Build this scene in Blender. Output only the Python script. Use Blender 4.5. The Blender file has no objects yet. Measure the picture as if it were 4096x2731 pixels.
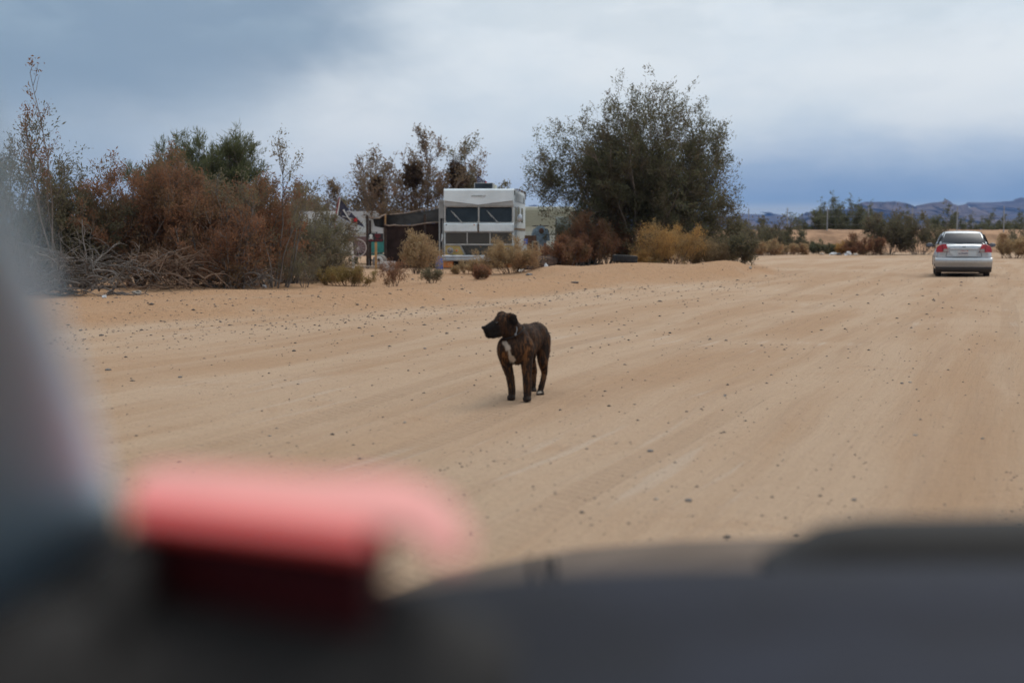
import bpy, bmesh, math, random
import numpy as np
from mathutils import Vector, Matrix

# ------------------------------------------------------------------ camera
sc = bpy.context.scene
COL = sc.collection
F = 50.0 / 36.0 * 4096.0
CAMH = 1.30
HOR = 943.0
PITCH = math.atan((1365.5 - HOR) / F)
cam = bpy.data.cameras.new('camera'); cam_o = bpy.data.objects.new('camera', cam); COL.objects.link(cam_o)
cam.lens = 50.0; cam.sensor_width = 36.0
cam.clip_start = 0.02; cam.clip_end = 60000
cam_o.location = (0, 0, CAMH)
cam_o.rotation_euler = (math.pi / 2 - PITCH, 0, 0)
cam.dof.use_dof = True; cam.dof.focus_distance = 18.5; cam.dof.aperture_fstop = 1.9
sc.camera = cam_o

# ------------------------------------------------------------------ world: overcast sky
SUN_AZ, SUN_EL = math.radians(35), math.radians(48)
wd = bpy.data.worlds.new('World'); sc.world = wd; wd.use_nodes = True
nt = wd.node_tree; nt.nodes.clear()
def N(t, ty, **kw):
    n = t.nodes.new(ty)
    for k, v in kw.items(): setattr(n, k, v)
    return n
def L(t, a, b): t.links.new(a, b)
def inp(t, sock, v):
    if hasattr(v, 'is_output') or isinstance(v, bpy.types.NodeSocket): t.links.new(v, sock)
    else: sock.default_value = v
def M(t, op, a, b=0.0, c=0.0, clamp=False):
    n = N(t, 'ShaderNodeMath', operation=op, use_clamp=clamp)
    inp(t, n.inputs[0], a); inp(t, n.inputs[1], b)
    if op in ('MULTIPLY_ADD', 'SMOOTH_MIN'): inp(t, n.inputs[2], c)
    return n.outputs[0]
def RAMP(t, v, a, b, lo=0.0, hi=1.0):
    n = N(t, 'ShaderNodeMapRange', interpolation_type='SMOOTHERSTEP')
    inp(t, n.inputs[0], v); n.inputs[1].default_value = a; n.inputs[2].default_value = b
    n.inputs[3].default_value = lo; n.inputs[4].default_value = hi
    return n.outputs[0]
def MIX(t, f, a, b, bt='MIX'):
    n = N(t, 'ShaderNodeMix', data_type='RGBA', blend_type=bt)
    inp(t, n.inputs[0], f)
    for s, v in ((n.inputs[6], a), (n.inputs[7], b)):
        if isinstance(v, (tuple, list)): s.default_value = (*v[:3], 1)
        else: t.links.new(v, s)
    return n.outputs[2]
def NOISE(t, vec, scale, detail=4, rough=0.5, dist=0.0):
    n = N(t, 'ShaderNodeTexNoise'); 
    if vec is not None: L(t, vec, n.inputs['Vector'])
    n.inputs['Scale'].default_value = scale; n.inputs['Detail'].default_value = detail
    n.inputs['Roughness'].default_value = rough; n.inputs['Distortion'].default_value = dist
    return n.outputs[0]
def MAPV(t, vec, scale=(1, 1, 1), rot=(0, 0, 0), loc=(0, 0, 0)):
    n = N(t, 'ShaderNodeMapping'); L(t, vec, n.inputs[0])
    n.inputs['Scale'].default_value = scale; n.inputs['Rotation'].default_value = rot; n.inputs['Location'].default_value = loc
    return n.outputs[0]

tc = N(nt, 'ShaderNodeTexCoord')
dirv = tc.outputs['Generated']
sx = N(nt, 'ShaderNodeSeparateXYZ'); L(nt, dirv, sx.inputs[0])
el = M(nt, 'MULTIPLY', M(nt, 'ARCSINE', sx.outputs[2]), 57.2958)
az = M(nt, 'MULTIPLY', M(nt, 'ARCTAN2', sx.outputs[0], sx.outputs[1]), 57.2958)
n1 = NOISE(nt, MAPV(nt, dirv, (2.6, 2.6, 6.5)), 1.6, 5, 0.52, 0.3)
n2 = NOISE(nt, MAPV(nt, dirv, (4.5, 4.5, 11.0), loc=(3.1, 1.2, 0.4)), 2.2, 6, 0.55, 0.3)
n3 = NOISE(nt, MAPV(nt, dirv, (9.0, 9.0, 24.0), loc=(1.3, 4.2, 2.4)), 2.0, 6, 0.6, 0.5)
# overcast brightness grows towards the zenith
hz = RAMP(nt, el, 0, 75)
base = MIX(nt, hz, (0.74, 0.83, 0.89), (1.36, 1.39, 1.41))
bright = RAMP(nt, M(nt, 'ADD', n1, M(nt, 'MULTIPLY', n2, 0.30)), 0.42, 0.86)
base = MIX(nt, M(nt, 'MULTIPLY', bright, 0.85), base, (0.93, 0.965, 0.97))
base = MIX(nt, RAMP(nt, n3, 0.42, 0.74, 0, 0.14), base, (0.60, 0.69, 0.77))
# heavy grey rain cloud, towards the west of the view
azn = M(nt, 'ADD', az, M(nt, 'MULTIPLY', M(nt, 'SUBTRACT', n1, 0.5), 18.0))
eln = M(nt, 'ADD', el, M(nt, 'MULTIPLY', M(nt, 'SUBTRACT', n2, 0.5), 2.4))
dk = M(nt, 'MULTIPLY', RAMP(nt, azn, 0.5, -12.0), RAMP(nt, M(nt, 'ADD', eln, M(nt, 'MULTIPLY', az, -0.10)), 3.2, 9.0))
dk = M(nt, 'MULTIPLY', dk, RAMP(nt, el, 55, 20))
base = MIX(nt, M(nt, 'MULTIPLY', dk, 0.92), base, (0.235, 0.325, 0.425))
dk2 = M(nt, 'MULTIPLY', RAMP(nt, azn, -4, -24), RAMP(nt, el, 60, 10))
base = MIX(nt, M(nt, 'MULTIPLY', dk2, 0.62), base, (0.26, 0.36, 0.465))
# streaky grey band high up in the middle
sb = M(nt, 'MULTIPLY', RAMP(nt, eln, 6.4, 8.8), RAMP(nt, n2, 0.36, 0.62))
base = MIX(nt, M(nt, 'MULTIPLY', sb, 0.28), base, (0.44, 0.56, 0.64))
# distant blue band above the horizon
bl = M(nt, 'MULTIPLY', RAMP(nt, eln, 5.6, 0.5), RAMP(nt, azn, -9.0, 14.0))
base = MIX(nt, M(nt, 'MULTIPLY', bl, 0.93), base, (0.165, 0.345, 0.62))
bl2 = RAMP(nt, eln, 5.0, 0.4)
base = MIX(nt, M(nt, 'MULTIPLY', bl2, 0.22), base, (0.42, 0.57, 0.70))
gap = M(nt, 'MULTIPLY', M(nt, 'MULTIPLY', RAMP(nt, el, 0.35, 0.8), RAMP(nt, el, 1.5, 0.95)), RAMP(nt, n1, 0.40, 0.54))
base = MIX(nt, M(nt, 'MULTIPLY', gap, 0.55), base, (0.70, 0.74, 0.74))
sky = N(nt, 'ShaderNodeTexSky', sky_type='NISHITA'); sky.sun_disc = False
sky.sun_elevation = SUN_EL; sky.sun_rotation = SUN_AZ
bg1 = N(nt, 'ShaderNodeBackground'); L(nt, sky.outputs[0], bg1.inputs[0]); bg1.inputs[1].default_value = 0.10
bg2 = N(nt, 'ShaderNodeBackground'); L(nt, base, bg2.inputs[0]); bg2.inputs[1].default_value = 1.0
mx = N(nt, 'ShaderNodeMixShader'); mx.inputs[0].default_value = 0.93
L(nt, bg1.outputs[0], mx.inputs[1]); L(nt, bg2.outputs[0], mx.inputs[2])
wo = N(nt, 'ShaderNodeOutputWorld'); L(nt, mx.outputs[0], wo.inputs[0])

sun = bpy.data.lights.new('sun', 'SUN'); sun.energy = 1.4; sun.angle = math.radians(25); sun.color = (1.0, 0.95, 0.88)
so = bpy.data.objects.new('sun', sun); COL.objects.link(so)
sdir = Vector((math.sin(SUN_AZ) * math.cos(SUN_EL), math.cos(SUN_AZ) * math.cos(SUN_EL), math.sin(SUN_EL)))
so.rotation_euler = sdir.to_track_quat('Z', 'Y').to_euler()
so.location = (0, 0, 60)

sc.view_settings.view_transform = 'Standard'; sc.view_settings.look = 'None'
sc.view_settings.exposure = 0.0; sc.view_settings.gamma = 1.0; sc.view_settings.use_curve_mapping = False
sc.render.engine = 'CYCLES'
cy = sc.cycles
cy.use_denoising = True
cy.max_bounces = 6; cy.diffuse_bounces = 3; cy.glossy_bounces = 2; cy.transmission_bounces = 2
cy.transparent_max_bounces = 6; cy.volume_bounces = 0
cy.caustics_reflective = False; cy.caustics_refractive = False
cy.use_adaptive_sampling = True; cy.adaptive_threshold = 0.012

# ------------------------------------------------------------------ helpers
FW = Vector((0, math.cos(PITCH), -math.sin(PITCH))); UP = Vector((0, math.sin(PITCH), math.cos(PITCH)))
def at(px, py, D):
    """photograph pixel -> world point at depth D (world y)"""
    d = FW + Vector((1, 0, 0)) * ((px - 2048) / F) + UP * ((1365.5 - py) / F)
    return Vector((0, 0, CAMH)) + d * (D / d.y)
def atz(px, py, z):
    d = FW + Vector((1, 0, 0)) * ((px - 2048) / F) + UP * ((1365.5 - py) / F)
    return Vector((0, 0, CAMH)) + d * ((z - CAMH) / d.z)

def tag(o, label=None, cat=None, group=None, kind=None):
    if label: o['label'] = label
    if cat: o['category'] = cat
    if group: o['group'] = group
    if kind: o['kind'] = kind
    return o
def thing(name, label, cat, loc=(0, 0, 0), rz=0.0, group=None):
    o = bpy.data.objects.new(name, None); COL.objects.link(o)
    o.location = loc; o.rotation_euler = (0, 0, rz); o.empty_display_size = 0.2
    return tag(o, label, cat, group)
def link(name, me, mat=None, parent=None, loc=None, rot=None):
    o = bpy.data.objects.new(name, me); COL.objects.link(o)
    if mat is not None and len(me.materials) == 0:
        for m_ in (mat if isinstance(mat, (list, tuple)) else [mat]): me.materials.append(m_)
    if parent is not None: o.parent = parent
    if loc is not None: o.location = loc
    if rot is not None: o.rotation_euler = rot
    return o
def copy_tree(o, parent=None):
    c = o.copy(); COL.objects.link(c); c.parent = parent
    for ch in [x for x in bpy.data.objects if x.parent == o]: copy_tree(ch, c)
    return c

def np_mesh(name, V, Q, smooth=False):
    V = np.asarray(V, dtype=np.float32).reshape(-1, 3); Q = np.asarray(Q, dtype=np.int32)
    k = Q.shape[1]
    me = bpy.data.meshes.new(name)
    me.vertices.add(len(V)); me.vertices.foreach_set('co', V.ravel())
    me.loops.add(Q.size); me.loops.foreach_set('vertex_index', Q.ravel())
    me.polygons.add(len(Q)); me.polygons.foreach_set('loop_start', np.arange(0, Q.size, k, dtype=np.int32))
    me.polygons.foreach_set('loop_total', np.full(len(Q), k, dtype=np.int32))
    if smooth: me.polygons.foreach_set('use_smooth', np.ones(len(Q), dtype=bool))
    me.update(calc_edges=True)
    return me

class MB:
    def __init__(s): s.v = []; s.f = []; s.sm = []
    def add(s, vs, fs, smooth=False):
        b = len(s.v); s.v += [tuple(p) for p in vs]
        for f_ in fs: s.f.append([i + b for i in f_]); s.sm.append(smooth)
    def box(s, c, d, rz=0.0, rx=0.0, ry=0.0, bev=0.0):
        hx, hy, hz_ = d[0] / 2, d[1] / 2, d[2] / 2
        R = Matrix.Rotation(rz, 3, 'Z') @ Matrix.Rotation(ry, 3, 'Y') @ Matrix.Rotation(rx, 3, 'X')
        if bev <= 0:
            vs = [Vector((x, y, z)) for z in (-hz_, hz_) for y in (-hy, hy) for x in (-hx, hx)]
            fs = [(0, 2, 3, 1), (4, 5, 7, 6), (0, 1, 5, 4), (2, 6, 7, 3), (0, 4, 6, 2), (1, 3, 7, 5)]
            s.add([R @ v + Vector(c) for v in vs], fs)
        else:
            bm = bmesh.new(); bmesh.ops.create_cube(bm, size=1.0)
            for v in bm.verts: v.co = Vector((v.co.x * d[0], v.co.y * d[1], v.co.z * d[2]))
            bmesh.ops.bevel(bm, geom=bm.edges[:], offset=bev, segments=2, affect='EDGES', profile=0.6)
            bm.verts.ensure_lookup_table()
            s.add([R @ v.co + Vector(c) for v in bm.verts], [[v.index for v in f_.verts] for f_ in bm.faces]); bm.free()
    def tube(s, pts, rad, n=8, cap=True, smooth=True, closed=False):
        pts = [Vector(p) for p in pts]; k = len(pts)
        rad = [rad] * k if not hasattr(rad, '__len__') else rad
        rings = []
        ref = None
        for i, p in enumerate(pts):
            if closed: t = pts[(i + 1) % k] - pts[i - 1]
            else: t = pts[min(i + 1, k - 1)] - pts[max(i - 1, 0)]
            t.normalize()
            if ref is None: ref = Vector((0, 0, 1)) if abs(t.z) < 0.9 else Vector((1, 0, 0))
            a = t.cross(ref).normalized(); b = a.cross(t).normalized(); ref = b
            rings.append([p + (a * math.cos(q) + b * math.sin(q)) * rad[i] for q in [2 * math.pi * j / n for j in range(n)]])
        s.loft(rings, cap=cap and not closed, smooth=smooth, loop=closed)
    def loft(s, rings, cap=True, smooth=True, loop=False, open_ring=False):
        n = len(rings[0]); vs = [p for r in rings for p in r]; fs = []
        k = len(rings)
        for i in range(k if loop else k - 1):
            i2 = (i + 1) % k
            for j in range(n - 1 if open_ring else n):
                j2 = (j + 1) % n
                fs.append((i * n + j, i * n + j2, i2 * n + j2, i2 * n + j))
        s.add(vs, fs, smooth)
        if cap:
            s.add(rings[0], [list(range(n))[::-1]]); s.add(rings[-1], [list(range(n))])
    def prism(s, poly, y0, y1):
        """poly in (x,z), extruded along y"""
        n = len(poly)
        vs = [(p[0], y0, p[1]) for p in poly] + [(p[0], y1, p[1]) for p in poly]
        fs = [list(range(n)), list(range(n, 2 * n))[::-1]] + [(i, (i + 1) % n, n + (i + 1) % n, n + i) for i in range(n)]
        s.add(vs, fs)
    def ball(s, c, r, n=12, m=8, R=None):
        r = (r, r, r) if not hasattr(r, '__len__') else r
        vs = [(0, 0, -1)]; fs = []
        for i in range(1, m):
            a = -math.pi / 2 + math.pi * i / m
            for j in range(n): q = 2 * math.pi * j / n; vs.append((math.cos(a) * math.cos(q), math.cos(a) * math.sin(q), math.sin(a)))
        vs.append((0, 0, 1)); e = len(vs) - 1
        for j in range(n): fs.append((0, 1 + (j + 1) % n, 1 + j)); fs.append((e, e - n + j, e - n + (j + 1) % n))
        for i in range(m - 2):
            for j in range(n):
                a = 1 + i * n + j; b = 1 + i * n + (j + 1) % n
                fs.append((a, b, b + n, a + n))
        R = R or Matrix.Identity(3)
        s.add([R @ Vector((v[0] * r[0], v[1] * r[1], v[2] * r[2])) + Vector(c) for v in vs], fs, True)
    def disc(s, c, r, y=None, n=20, axis='Y', depth=0.02):
        c = Vector(c)
        if axis == 'Y': s.tube([c, c + Vector((0, depth, 0))], r, n)
        elif axis == 'X': s.tube([c, c + Vector((depth, 0, 0))], r, n)
        else: s.tube([c, c + Vector((0, 0, depth))], r, n)
    def build(s, name, mat, parent=None, loc=None, rot=None, fix=True, bevel=0.0):
        me = bpy.data.meshes.new(name); me.from_pydata(s.v, [], s.f); me.update()
        me.polygons.foreach_set('use_smooth', s.sm)
        if fix:
            bm = bmesh.new(); bm.from_mesh(me)
            bmesh.ops.recalc_face_normals(bm, faces=bm.faces[:]); bm.to_mesh(me); bm.free()
        o = link(name, me, mat, parent, loc, rot)
        if bevel > 0:
            b = o.modifiers.new('bevel', 'BEVEL'); b.width = bevel; b.segments = 2; b.limit_method = 'ANGLE'; b.angle_limit = math.radians(50)
        return o

# ------------------------------------------------------------------ materials
MATS = {}
def mat(name, col, rough=0.7, metal=0.0, spec=0.5, var=0.0, vscale=6.0, bump=0.0, bscale=40.0, coat=0.0, dirt=None, emis=None, obj=True):
    if name in MATS: return MATS[name]
    m = bpy.data.materials.new(name); m.use_nodes = True; t = m.node_tree
    b = t.nodes['Principled BSDF']
    b.inputs['Base Color'].default_value = (*col, 1); b.inputs['Roughness'].default_value = rough
    b.inputs['Metallic'].default_value = metal; b.inputs['Specular IOR Level'].default_value = spec
    b.inputs['Coat Weight'].default_value = coat
    c = None
    tcn = N(t, 'ShaderNodeTexCoord'); oc = tcn.outputs['Object']
    if var > 0:
        nz = NOISE(t, oc, vscale, 5, 0.6)
        lo = tuple(max(0, x * (1 - var)) for x in col); hi = tuple(min(1, x * (1 + var)) for x in col)
        c = MIX(t, RAMP(t, nz, 0.3, 0.7), lo, hi)
    if dirt is not None:   # (colour, z_full, z_none, noise)
        s_ = N(t, 'ShaderNodeSeparateXYZ'); L(t, oc, s_.inputs[0])
        nz = NOISE(t, MAPV(t, oc, (9, 9, 2.0)), 3.0, 5, 0.6)
        zz = M(t, 'ADD', s_.outputs[2], M(t, 'MULTIPLY', M(t, 'SUBTRACT', nz, 0.5), dirt[3]))
        fct = RAMP(t, zz, dirt[1], dirt[2], dirt[4] if len(dirt) > 4 else 0.85, 0.0)
        c = MIX(t, fct, c if c is not None else col, dirt[0])
        L(t, RAMP(t, fct, 0, 1, rough, 0.85), b.inputs['Roughness'])
        if metal > 0: L(t, RAMP(t, fct, 0, 1, metal, 0.0), b.inputs['Metallic'])
    if c is not None: L(t, c, b.inputs['Base Color'])
    if bump > 0:
        bn = N(t, 'ShaderNodeBump'); bn.inputs['Strength'].default_value = bump; bn.inputs['Distance'].default_value = 0.02
        L(t, NOISE(t, oc, bscale, 4, 0.6), bn.inputs['Height']); L(t, bn.outputs[0], b.inputs['Normal'])
    MATS[name] = m
    return m
def leafmat(name, c1, c2, c3=None, trans=0.25, nscale=1.2):
    """leaf colours vary leaf by leaf and in broad clumps"""
    m = bpy.data.materials.new(name); m.use_nodes = True; t = m.node_tree
    b = t.nodes['Principled BSDF']; b.inputs['Roughness'].default_value = 0.75; b.inputs['Specular IOR Level'].default_value = 0.25
    g = N(t, 'ShaderNodeNewGeometry'); tcn = N(t, 'ShaderNodeTexCoord')
    c = MIX(t, g.outputs['Random Per Island'], c1, c2)
    nz = NOISE(t, tcn.outputs['Object'], nscale, 3, 0.6)
    c = MIX(t, RAMP(t, nz, 0.42, 0.68), c, c3 or c2)
    L(t, c, b.inputs['Base Color'])
    tr = N(t, 'ShaderNodeBsdfTranslucent'); L(t, c, tr.inputs[0])
    mxs = N(t, 'ShaderNodeMixShader'); mxs.inputs[0].default_value = trans
    L(t, b.outputs[0], mxs.inputs[1]); L(t, tr.outputs[0], mxs.inputs[2])
    L(t, mxs.outputs[0], t.nodes['Material Output'].inputs[0])
    MATS[name] = m
    return m

# ------------------------------------------------------------------ terrain
rs = np.random.RandomState(7)
_wv = [(rs.uniform(0.25, 1.6), rs.uniform(0, 2 * math.pi), rs.uniform(0, 6.28)) for _ in range(26)]
def sstep(x, a, b):
    t = np.clip((x - a) / (b - a), 0, 1); return t * t * (3 - 2 * t)
EX = np.array([-60, -20, -7.1, -2.5, 0.9, 4.0, 7.0, 8.6, 12, 60]); EY = np.array([12, 15.5, 20.5, 25.0, 33.5, 38.5, 43.0, 47, 66, 90])
def terrain(x, y):
    x = np.asarray(x, dtype=float); y = np.asarray(y, dtype=float)
    r = np.sqrt(x * x + (y - 20) ** 2)
    near = 1 - sstep(r, 60, 180)
    z = np.zeros_like(x)
    for k, a, p in _wv: z = z + np.sin((x * math.cos(a) + y * math.sin(a)) * k + p) * 0.006 / (0.4 + k)
    # wheel tracks along the road (about 20 degrees to the right of the view axis)
    c, s_ = math.cos(math.radians(-20)), math.sin(math.radians(-20))
    u = x * c + y * s_
    w = y * c - x * s_
    road = 1 - sstep(y - np.interp(x, EX, EY), -4, 0.5)
    for u0, wd_ in ((-0.5, .35), (1.1, .3), (-3.6, .4), (-5.2, .35), (3.4, .3), (-8.3, .4), (5.0, .4), (-10.2, .5)):
        uu = u - u0 - 0.25 * np.sin(w * 0.11 + u0)
        z = z + road * (-0.018 * np.exp(-(uu / wd_) ** 2) + 0.010 * np.exp(-((np.abs(uu) - wd_ * 1.7) / (wd_ * .7)) ** 2))
    # bank of pushed-up sand along the left of the road
    e = np.interp(x, EX, EY)
    d = y - e
    fade = 1 - sstep(x, 8.0, 12.0)
    ragged = 0.5 + 0.5 * np.sin(x * 0.9 + np.sin(y * .6)) 
    z = z + fade * 0.20 * sstep(d, -0.5, 1.4 + 1.4 * ragged) * (1 - 0.6 * sstep(d, 14, 40)) + fade * .05 * np.exp(-((d - 1.6) / .9) ** 2) * (.5 + .5 * np.sin(x * 2.3 + 1))
    # mound by the fallen tyre
    t = np.clip((x - 1.5) / 5.8, 0, 1)
    cy_ = 40.2 + 6.0 * t
    dd = np.sqrt((np.clip(np.maximum(1.5 - x, x - 7.3), 0, None) * 1.1) ** 2 + (y - cy_) ** 2 * np.where(y < cy_, .16, .5))
    z = z + 0.26 * np.exp(-(dd / 1.0) ** 2) * (1 + .18 * np.sin(x * 2.1))
    z = z + fade * 0.03 * np.sin(x * 1.7 + 1) * np.sin(y * 1.3) * sstep(d, 0, 2)
    # low roll of the land towards the far side
    return z * near
def gz(x, y): return float(terrain(np.array([x]), np.array([y]))[0])
def ground_at(px, py):
    p = atz(px, py, 0.0)
    for _ in range(4): p = atz(px, py, gz(p.x, p.y))
    return p
def spot(px, D):
    x = (px - 2048) / F * D
    x = at(px, HOR, D).x
    return Vector((x, D, gz(x, D)))

def axis(n, s_, lim, c=0.0):
    tm = math.asinh(lim / s_); return c + s_ * np.sinh(np.linspace(-tm, tm, n))
gx = axis(560, 14.0, 9000.0, 0.0); gy = axis(620, 16.0, 9000.0, 22.0)
X, Y = np.meshgrid(gx, gy)
Z = terrain(X, Y)
V = np.stack([X, Y, Z], -1).reshape(-1, 3)
nx, ny = len(gx), len(gy)
ii = np.arange((nx) * (ny)).reshape(ny, nx)
Q = np.stack([ii[:-1, :-1], ii[:-1, 1:], ii[1:, 1:], ii[1:, :-1]], -1).reshape(-1, 4)

def ground_mat():
    m = bpy.data.materials.new('desert_sand'); m.use_nodes = True; t = m.node_tree
    b = t.nodes['Principled BSDF']; b.inputs['Roughness'].default_value = 0.95; b.inputs['Specular IOR Level'].default_value = 0.15
    tcn = N(t, 'ShaderNodeTexCoord'); oc = tcn.outputs['Object']
    rot_ = MAPV(t, oc, rot=(0, 0, math.radians(20)))
    wob_ = NOISE(t, oc, 0.25, 2, 0.5)
    cmb = N(t, 'ShaderNodeCombineXYZ'); sp_ = N(t, 'ShaderNodeSeparateXYZ'); L(t, rot_, sp_.inputs[0])
    L(t, M(t, 'ADD', sp_.outputs[0], M(t, 'MULTIPLY', wob_, 0.35)), cmb.inputs[0]); L(t, sp_.outputs[1], cmb.inputs[1])
    track = MAPV(t, cmb.outputs[0], (1, 0.06, 1))
    s1 = NOISE(t, track, 0.9, 6, 0.62, 0.2)
    s2 = NOISE(t, MAPV(t, cmb.outputs[0], (1, 0.035, 1)), 6.0, 5, 0.65, 0.1)
    p1 = NOISE(t, oc, 0.16, 5, 0.55, 0.4)
    p2 = NOISE(t, oc, 0.9, 6, 0.68, 0.3)
    p3 = NOISE(t, oc, 6.0, 5, 0.7, 0.2)
    fine = NOISE(t, oc, 48.0, 4, 0.75)
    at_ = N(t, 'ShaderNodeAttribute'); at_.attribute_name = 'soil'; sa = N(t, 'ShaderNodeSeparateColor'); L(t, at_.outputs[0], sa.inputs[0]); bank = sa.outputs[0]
    c = MIX(t, RAMP(t, s1, 0.36, 0.66), (0.425, 0.272, 0.165), (0.50, 0.358, 0.245))
    c = MIX(t, RAMP(t, s2, 0.45, 0.72, 0, 0.38), c, (0.37, 0.243, 0.160))
    c = MIX(t, RAMP(t, p1, 0.42, 0.64, 0, 0.6), c, (0.505, 0.362, 0.25))
    c = MIX(t, RAMP(t, p2, 0.52, 0.78, 0, 0.6), c, (0.42, 0.262, 0.158))
    # pale hard-packed crust in patches
    c = MIX(t, RAMP(t, M(t, 'MULTIPLY', s2, p1), 0.31, 0.38, 0, 0.5), c, (0.55, 0.44, 0.345))
    # worn tyre tracks with a broken tread print
    trk = None
    wq = sp_.outputs[1]
    for u0, w_ in ((-0.5, .13), (1.1, .12), (3.4, .12), (5.0, .13), (-3.6, .15), (-5.2, .13), (0.35, .10), (-1.9, .11)):
        du = M(t, 'DIVIDE', M(t, 'SUBTRACT', M(t, 'SUBTRACT', sp_.outputs[0], u0), M(t, 'MULTIPLY', M(t, 'SINE', M(t, 'ADD', M(t, 'MULTIPLY', wq, .11), u0)), .25)), w_)
        g_ = RAMP(t, M(t, 'ABSOLUTE', du), 1.25, .8); trk = g_ if trk is None else M(t, 'MAXIMUM', trk, g_)
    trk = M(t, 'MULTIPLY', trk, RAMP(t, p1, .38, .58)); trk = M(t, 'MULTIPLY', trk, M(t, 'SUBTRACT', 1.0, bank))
    tread = M(t, 'ADD', M(t, 'MULTIPLY', M(t, 'SINE', M(t, 'ADD', M(t, 'MULTIPLY', wq, 62.0), M(t, 'MULTIPLY', sp_.outputs[0], 40.0))), .5), .5)
    c = MIX(t, M(t, 'MULTIPLY', trk, .28), c, (0.36, 0.235, 0.148))
    c = MIX(t, M(t, 'MULTIPLY', M(t, 'MULTIPLY', trk, tread), M(t, 'MULTIPLY', RAMP(t, p2, .4, .6), .14)), c, (0.30, 0.20, 0.13))
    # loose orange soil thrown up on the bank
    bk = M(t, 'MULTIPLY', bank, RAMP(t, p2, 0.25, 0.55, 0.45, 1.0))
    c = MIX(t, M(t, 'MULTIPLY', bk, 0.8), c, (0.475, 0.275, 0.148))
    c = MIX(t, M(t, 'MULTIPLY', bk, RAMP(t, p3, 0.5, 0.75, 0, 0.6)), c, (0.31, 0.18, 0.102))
    # grit of two sizes, denser in places
    dens = RAMP(t, M(t, 'ADD', p2, M(t, 'MULTIPLY', bank, 0.12)), 0.38, 0.66)
    for sc__, thr, amt in ((13.0, 0.62, 0.60), (34.0, 0.45, 0.45)):
        vo = N(t, 'ShaderNodeTexVoronoi'); L(t, oc, vo.inputs['Vector']); vo.inputs['Scale'].default_value = sc__
        sepc = N(t, 'ShaderNodeSeparateColor'); L(t, vo.outputs['Color'], sepc.inputs[0])
        spk = M(t, 'MULTIPLY', RAMP(t, vo.outputs['Distance'], 0.26, 0.14), M(t, 'MULTIPLY', dens, RAMP(t, sepc.outputs[0], thr, thr + 0.15)))
        tone = MIX(t, sepc.outputs[1], (0.12, 0.10, 0.09), (0.40, 0.31, 0.24))
        c = MIX(t, M(t, 'MULTIPLY', spk, amt), c, tone)
    c = MIX(t, RAMP(t, fine, 0.35, 0.75, 0, 0.40), c, (0.31, 0.205, 0.135))
    L(t, c, b.inputs['Base Color'])
    h = M(t, 'ADD', M(t, 'ADD', M(t, 'MULTIPLY', fine, 0.35), M(t, 'MULTIPLY', trk, M(t, 'ADD', -.30, M(t, 'MULTIPLY', tread, .12)))), M(t, 'ADD', M(t, 'MULTIPLY', s2, 0.9), M(t, 'MULTIPLY', p3, M(t, 'ADD', 0.8, M(t, 'MULTIPLY', bank, 1.6)))))
    bn = N(t, 'ShaderNodeBump'); bn.inputs['Strength'].default_value = 0.8; bn.inputs['Distance'].default_value = 0.06
    L(t, h, bn.inputs['Height']); L(t, bn.outputs[0], b.inputs['Normal'])
    return m
SAND = ground_mat()
gme = np_mesh('ground', V, Q, True)
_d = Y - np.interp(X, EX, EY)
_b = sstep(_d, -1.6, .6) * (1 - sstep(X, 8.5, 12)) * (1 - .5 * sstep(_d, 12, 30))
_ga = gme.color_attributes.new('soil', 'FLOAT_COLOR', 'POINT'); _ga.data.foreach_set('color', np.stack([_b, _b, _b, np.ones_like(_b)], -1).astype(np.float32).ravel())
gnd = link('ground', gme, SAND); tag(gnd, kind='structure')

# earth bank far behind the car
def berm():
    rs2 = np.random.RandomState(3)
    xs = np.linspace(-30, 150, 360); prof = [(-7.5, -0.05), (-6, .12), (-4.2, .75), (-2.6, 1.35), (-1.2, 1.68), (0, 1.78), (2.5, 1.75), (4, 1.3), (6.5, .4), (8, -0.05)]
    V = []; 
    for i, x in enumerate(xs):
        yc = 117 + 0.04 * (x - 24)
        for j, (py, pz) in enumerate(prof):
            n_ = 0.16 * math.sin(x * 1.3 + j * 1.7) + 0.10 * math.sin(x * 3.1 + j * 2.3) + rs2.uniform(-.09, .09)
            V.append((x + rs2.uniform(-.1, .1), yc + py + n_ * 1.2, pz + (n_ * 0.45 if 0 < j < 9 and j != 5 else n_ * .12)))
    n = len(prof); Q = []
    for i in range(len(xs) - 1):
        for j in range(n - 1): Q.append((i * n + j, (i + 1) * n + j, (i + 1) * n + j + 1, i * n + j + 1))
    m = mat('berm_earth', (0.34, 0.205, 0.125), 0.95, spec=0.1, var=0.3, vscale=0.6, bump=0.6, bscale=3.0)
    o = link('earth_bank_terrain', np_mesh('earth_bank', V, Q, True), m); tag(o, kind='structure')
berm()

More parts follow.
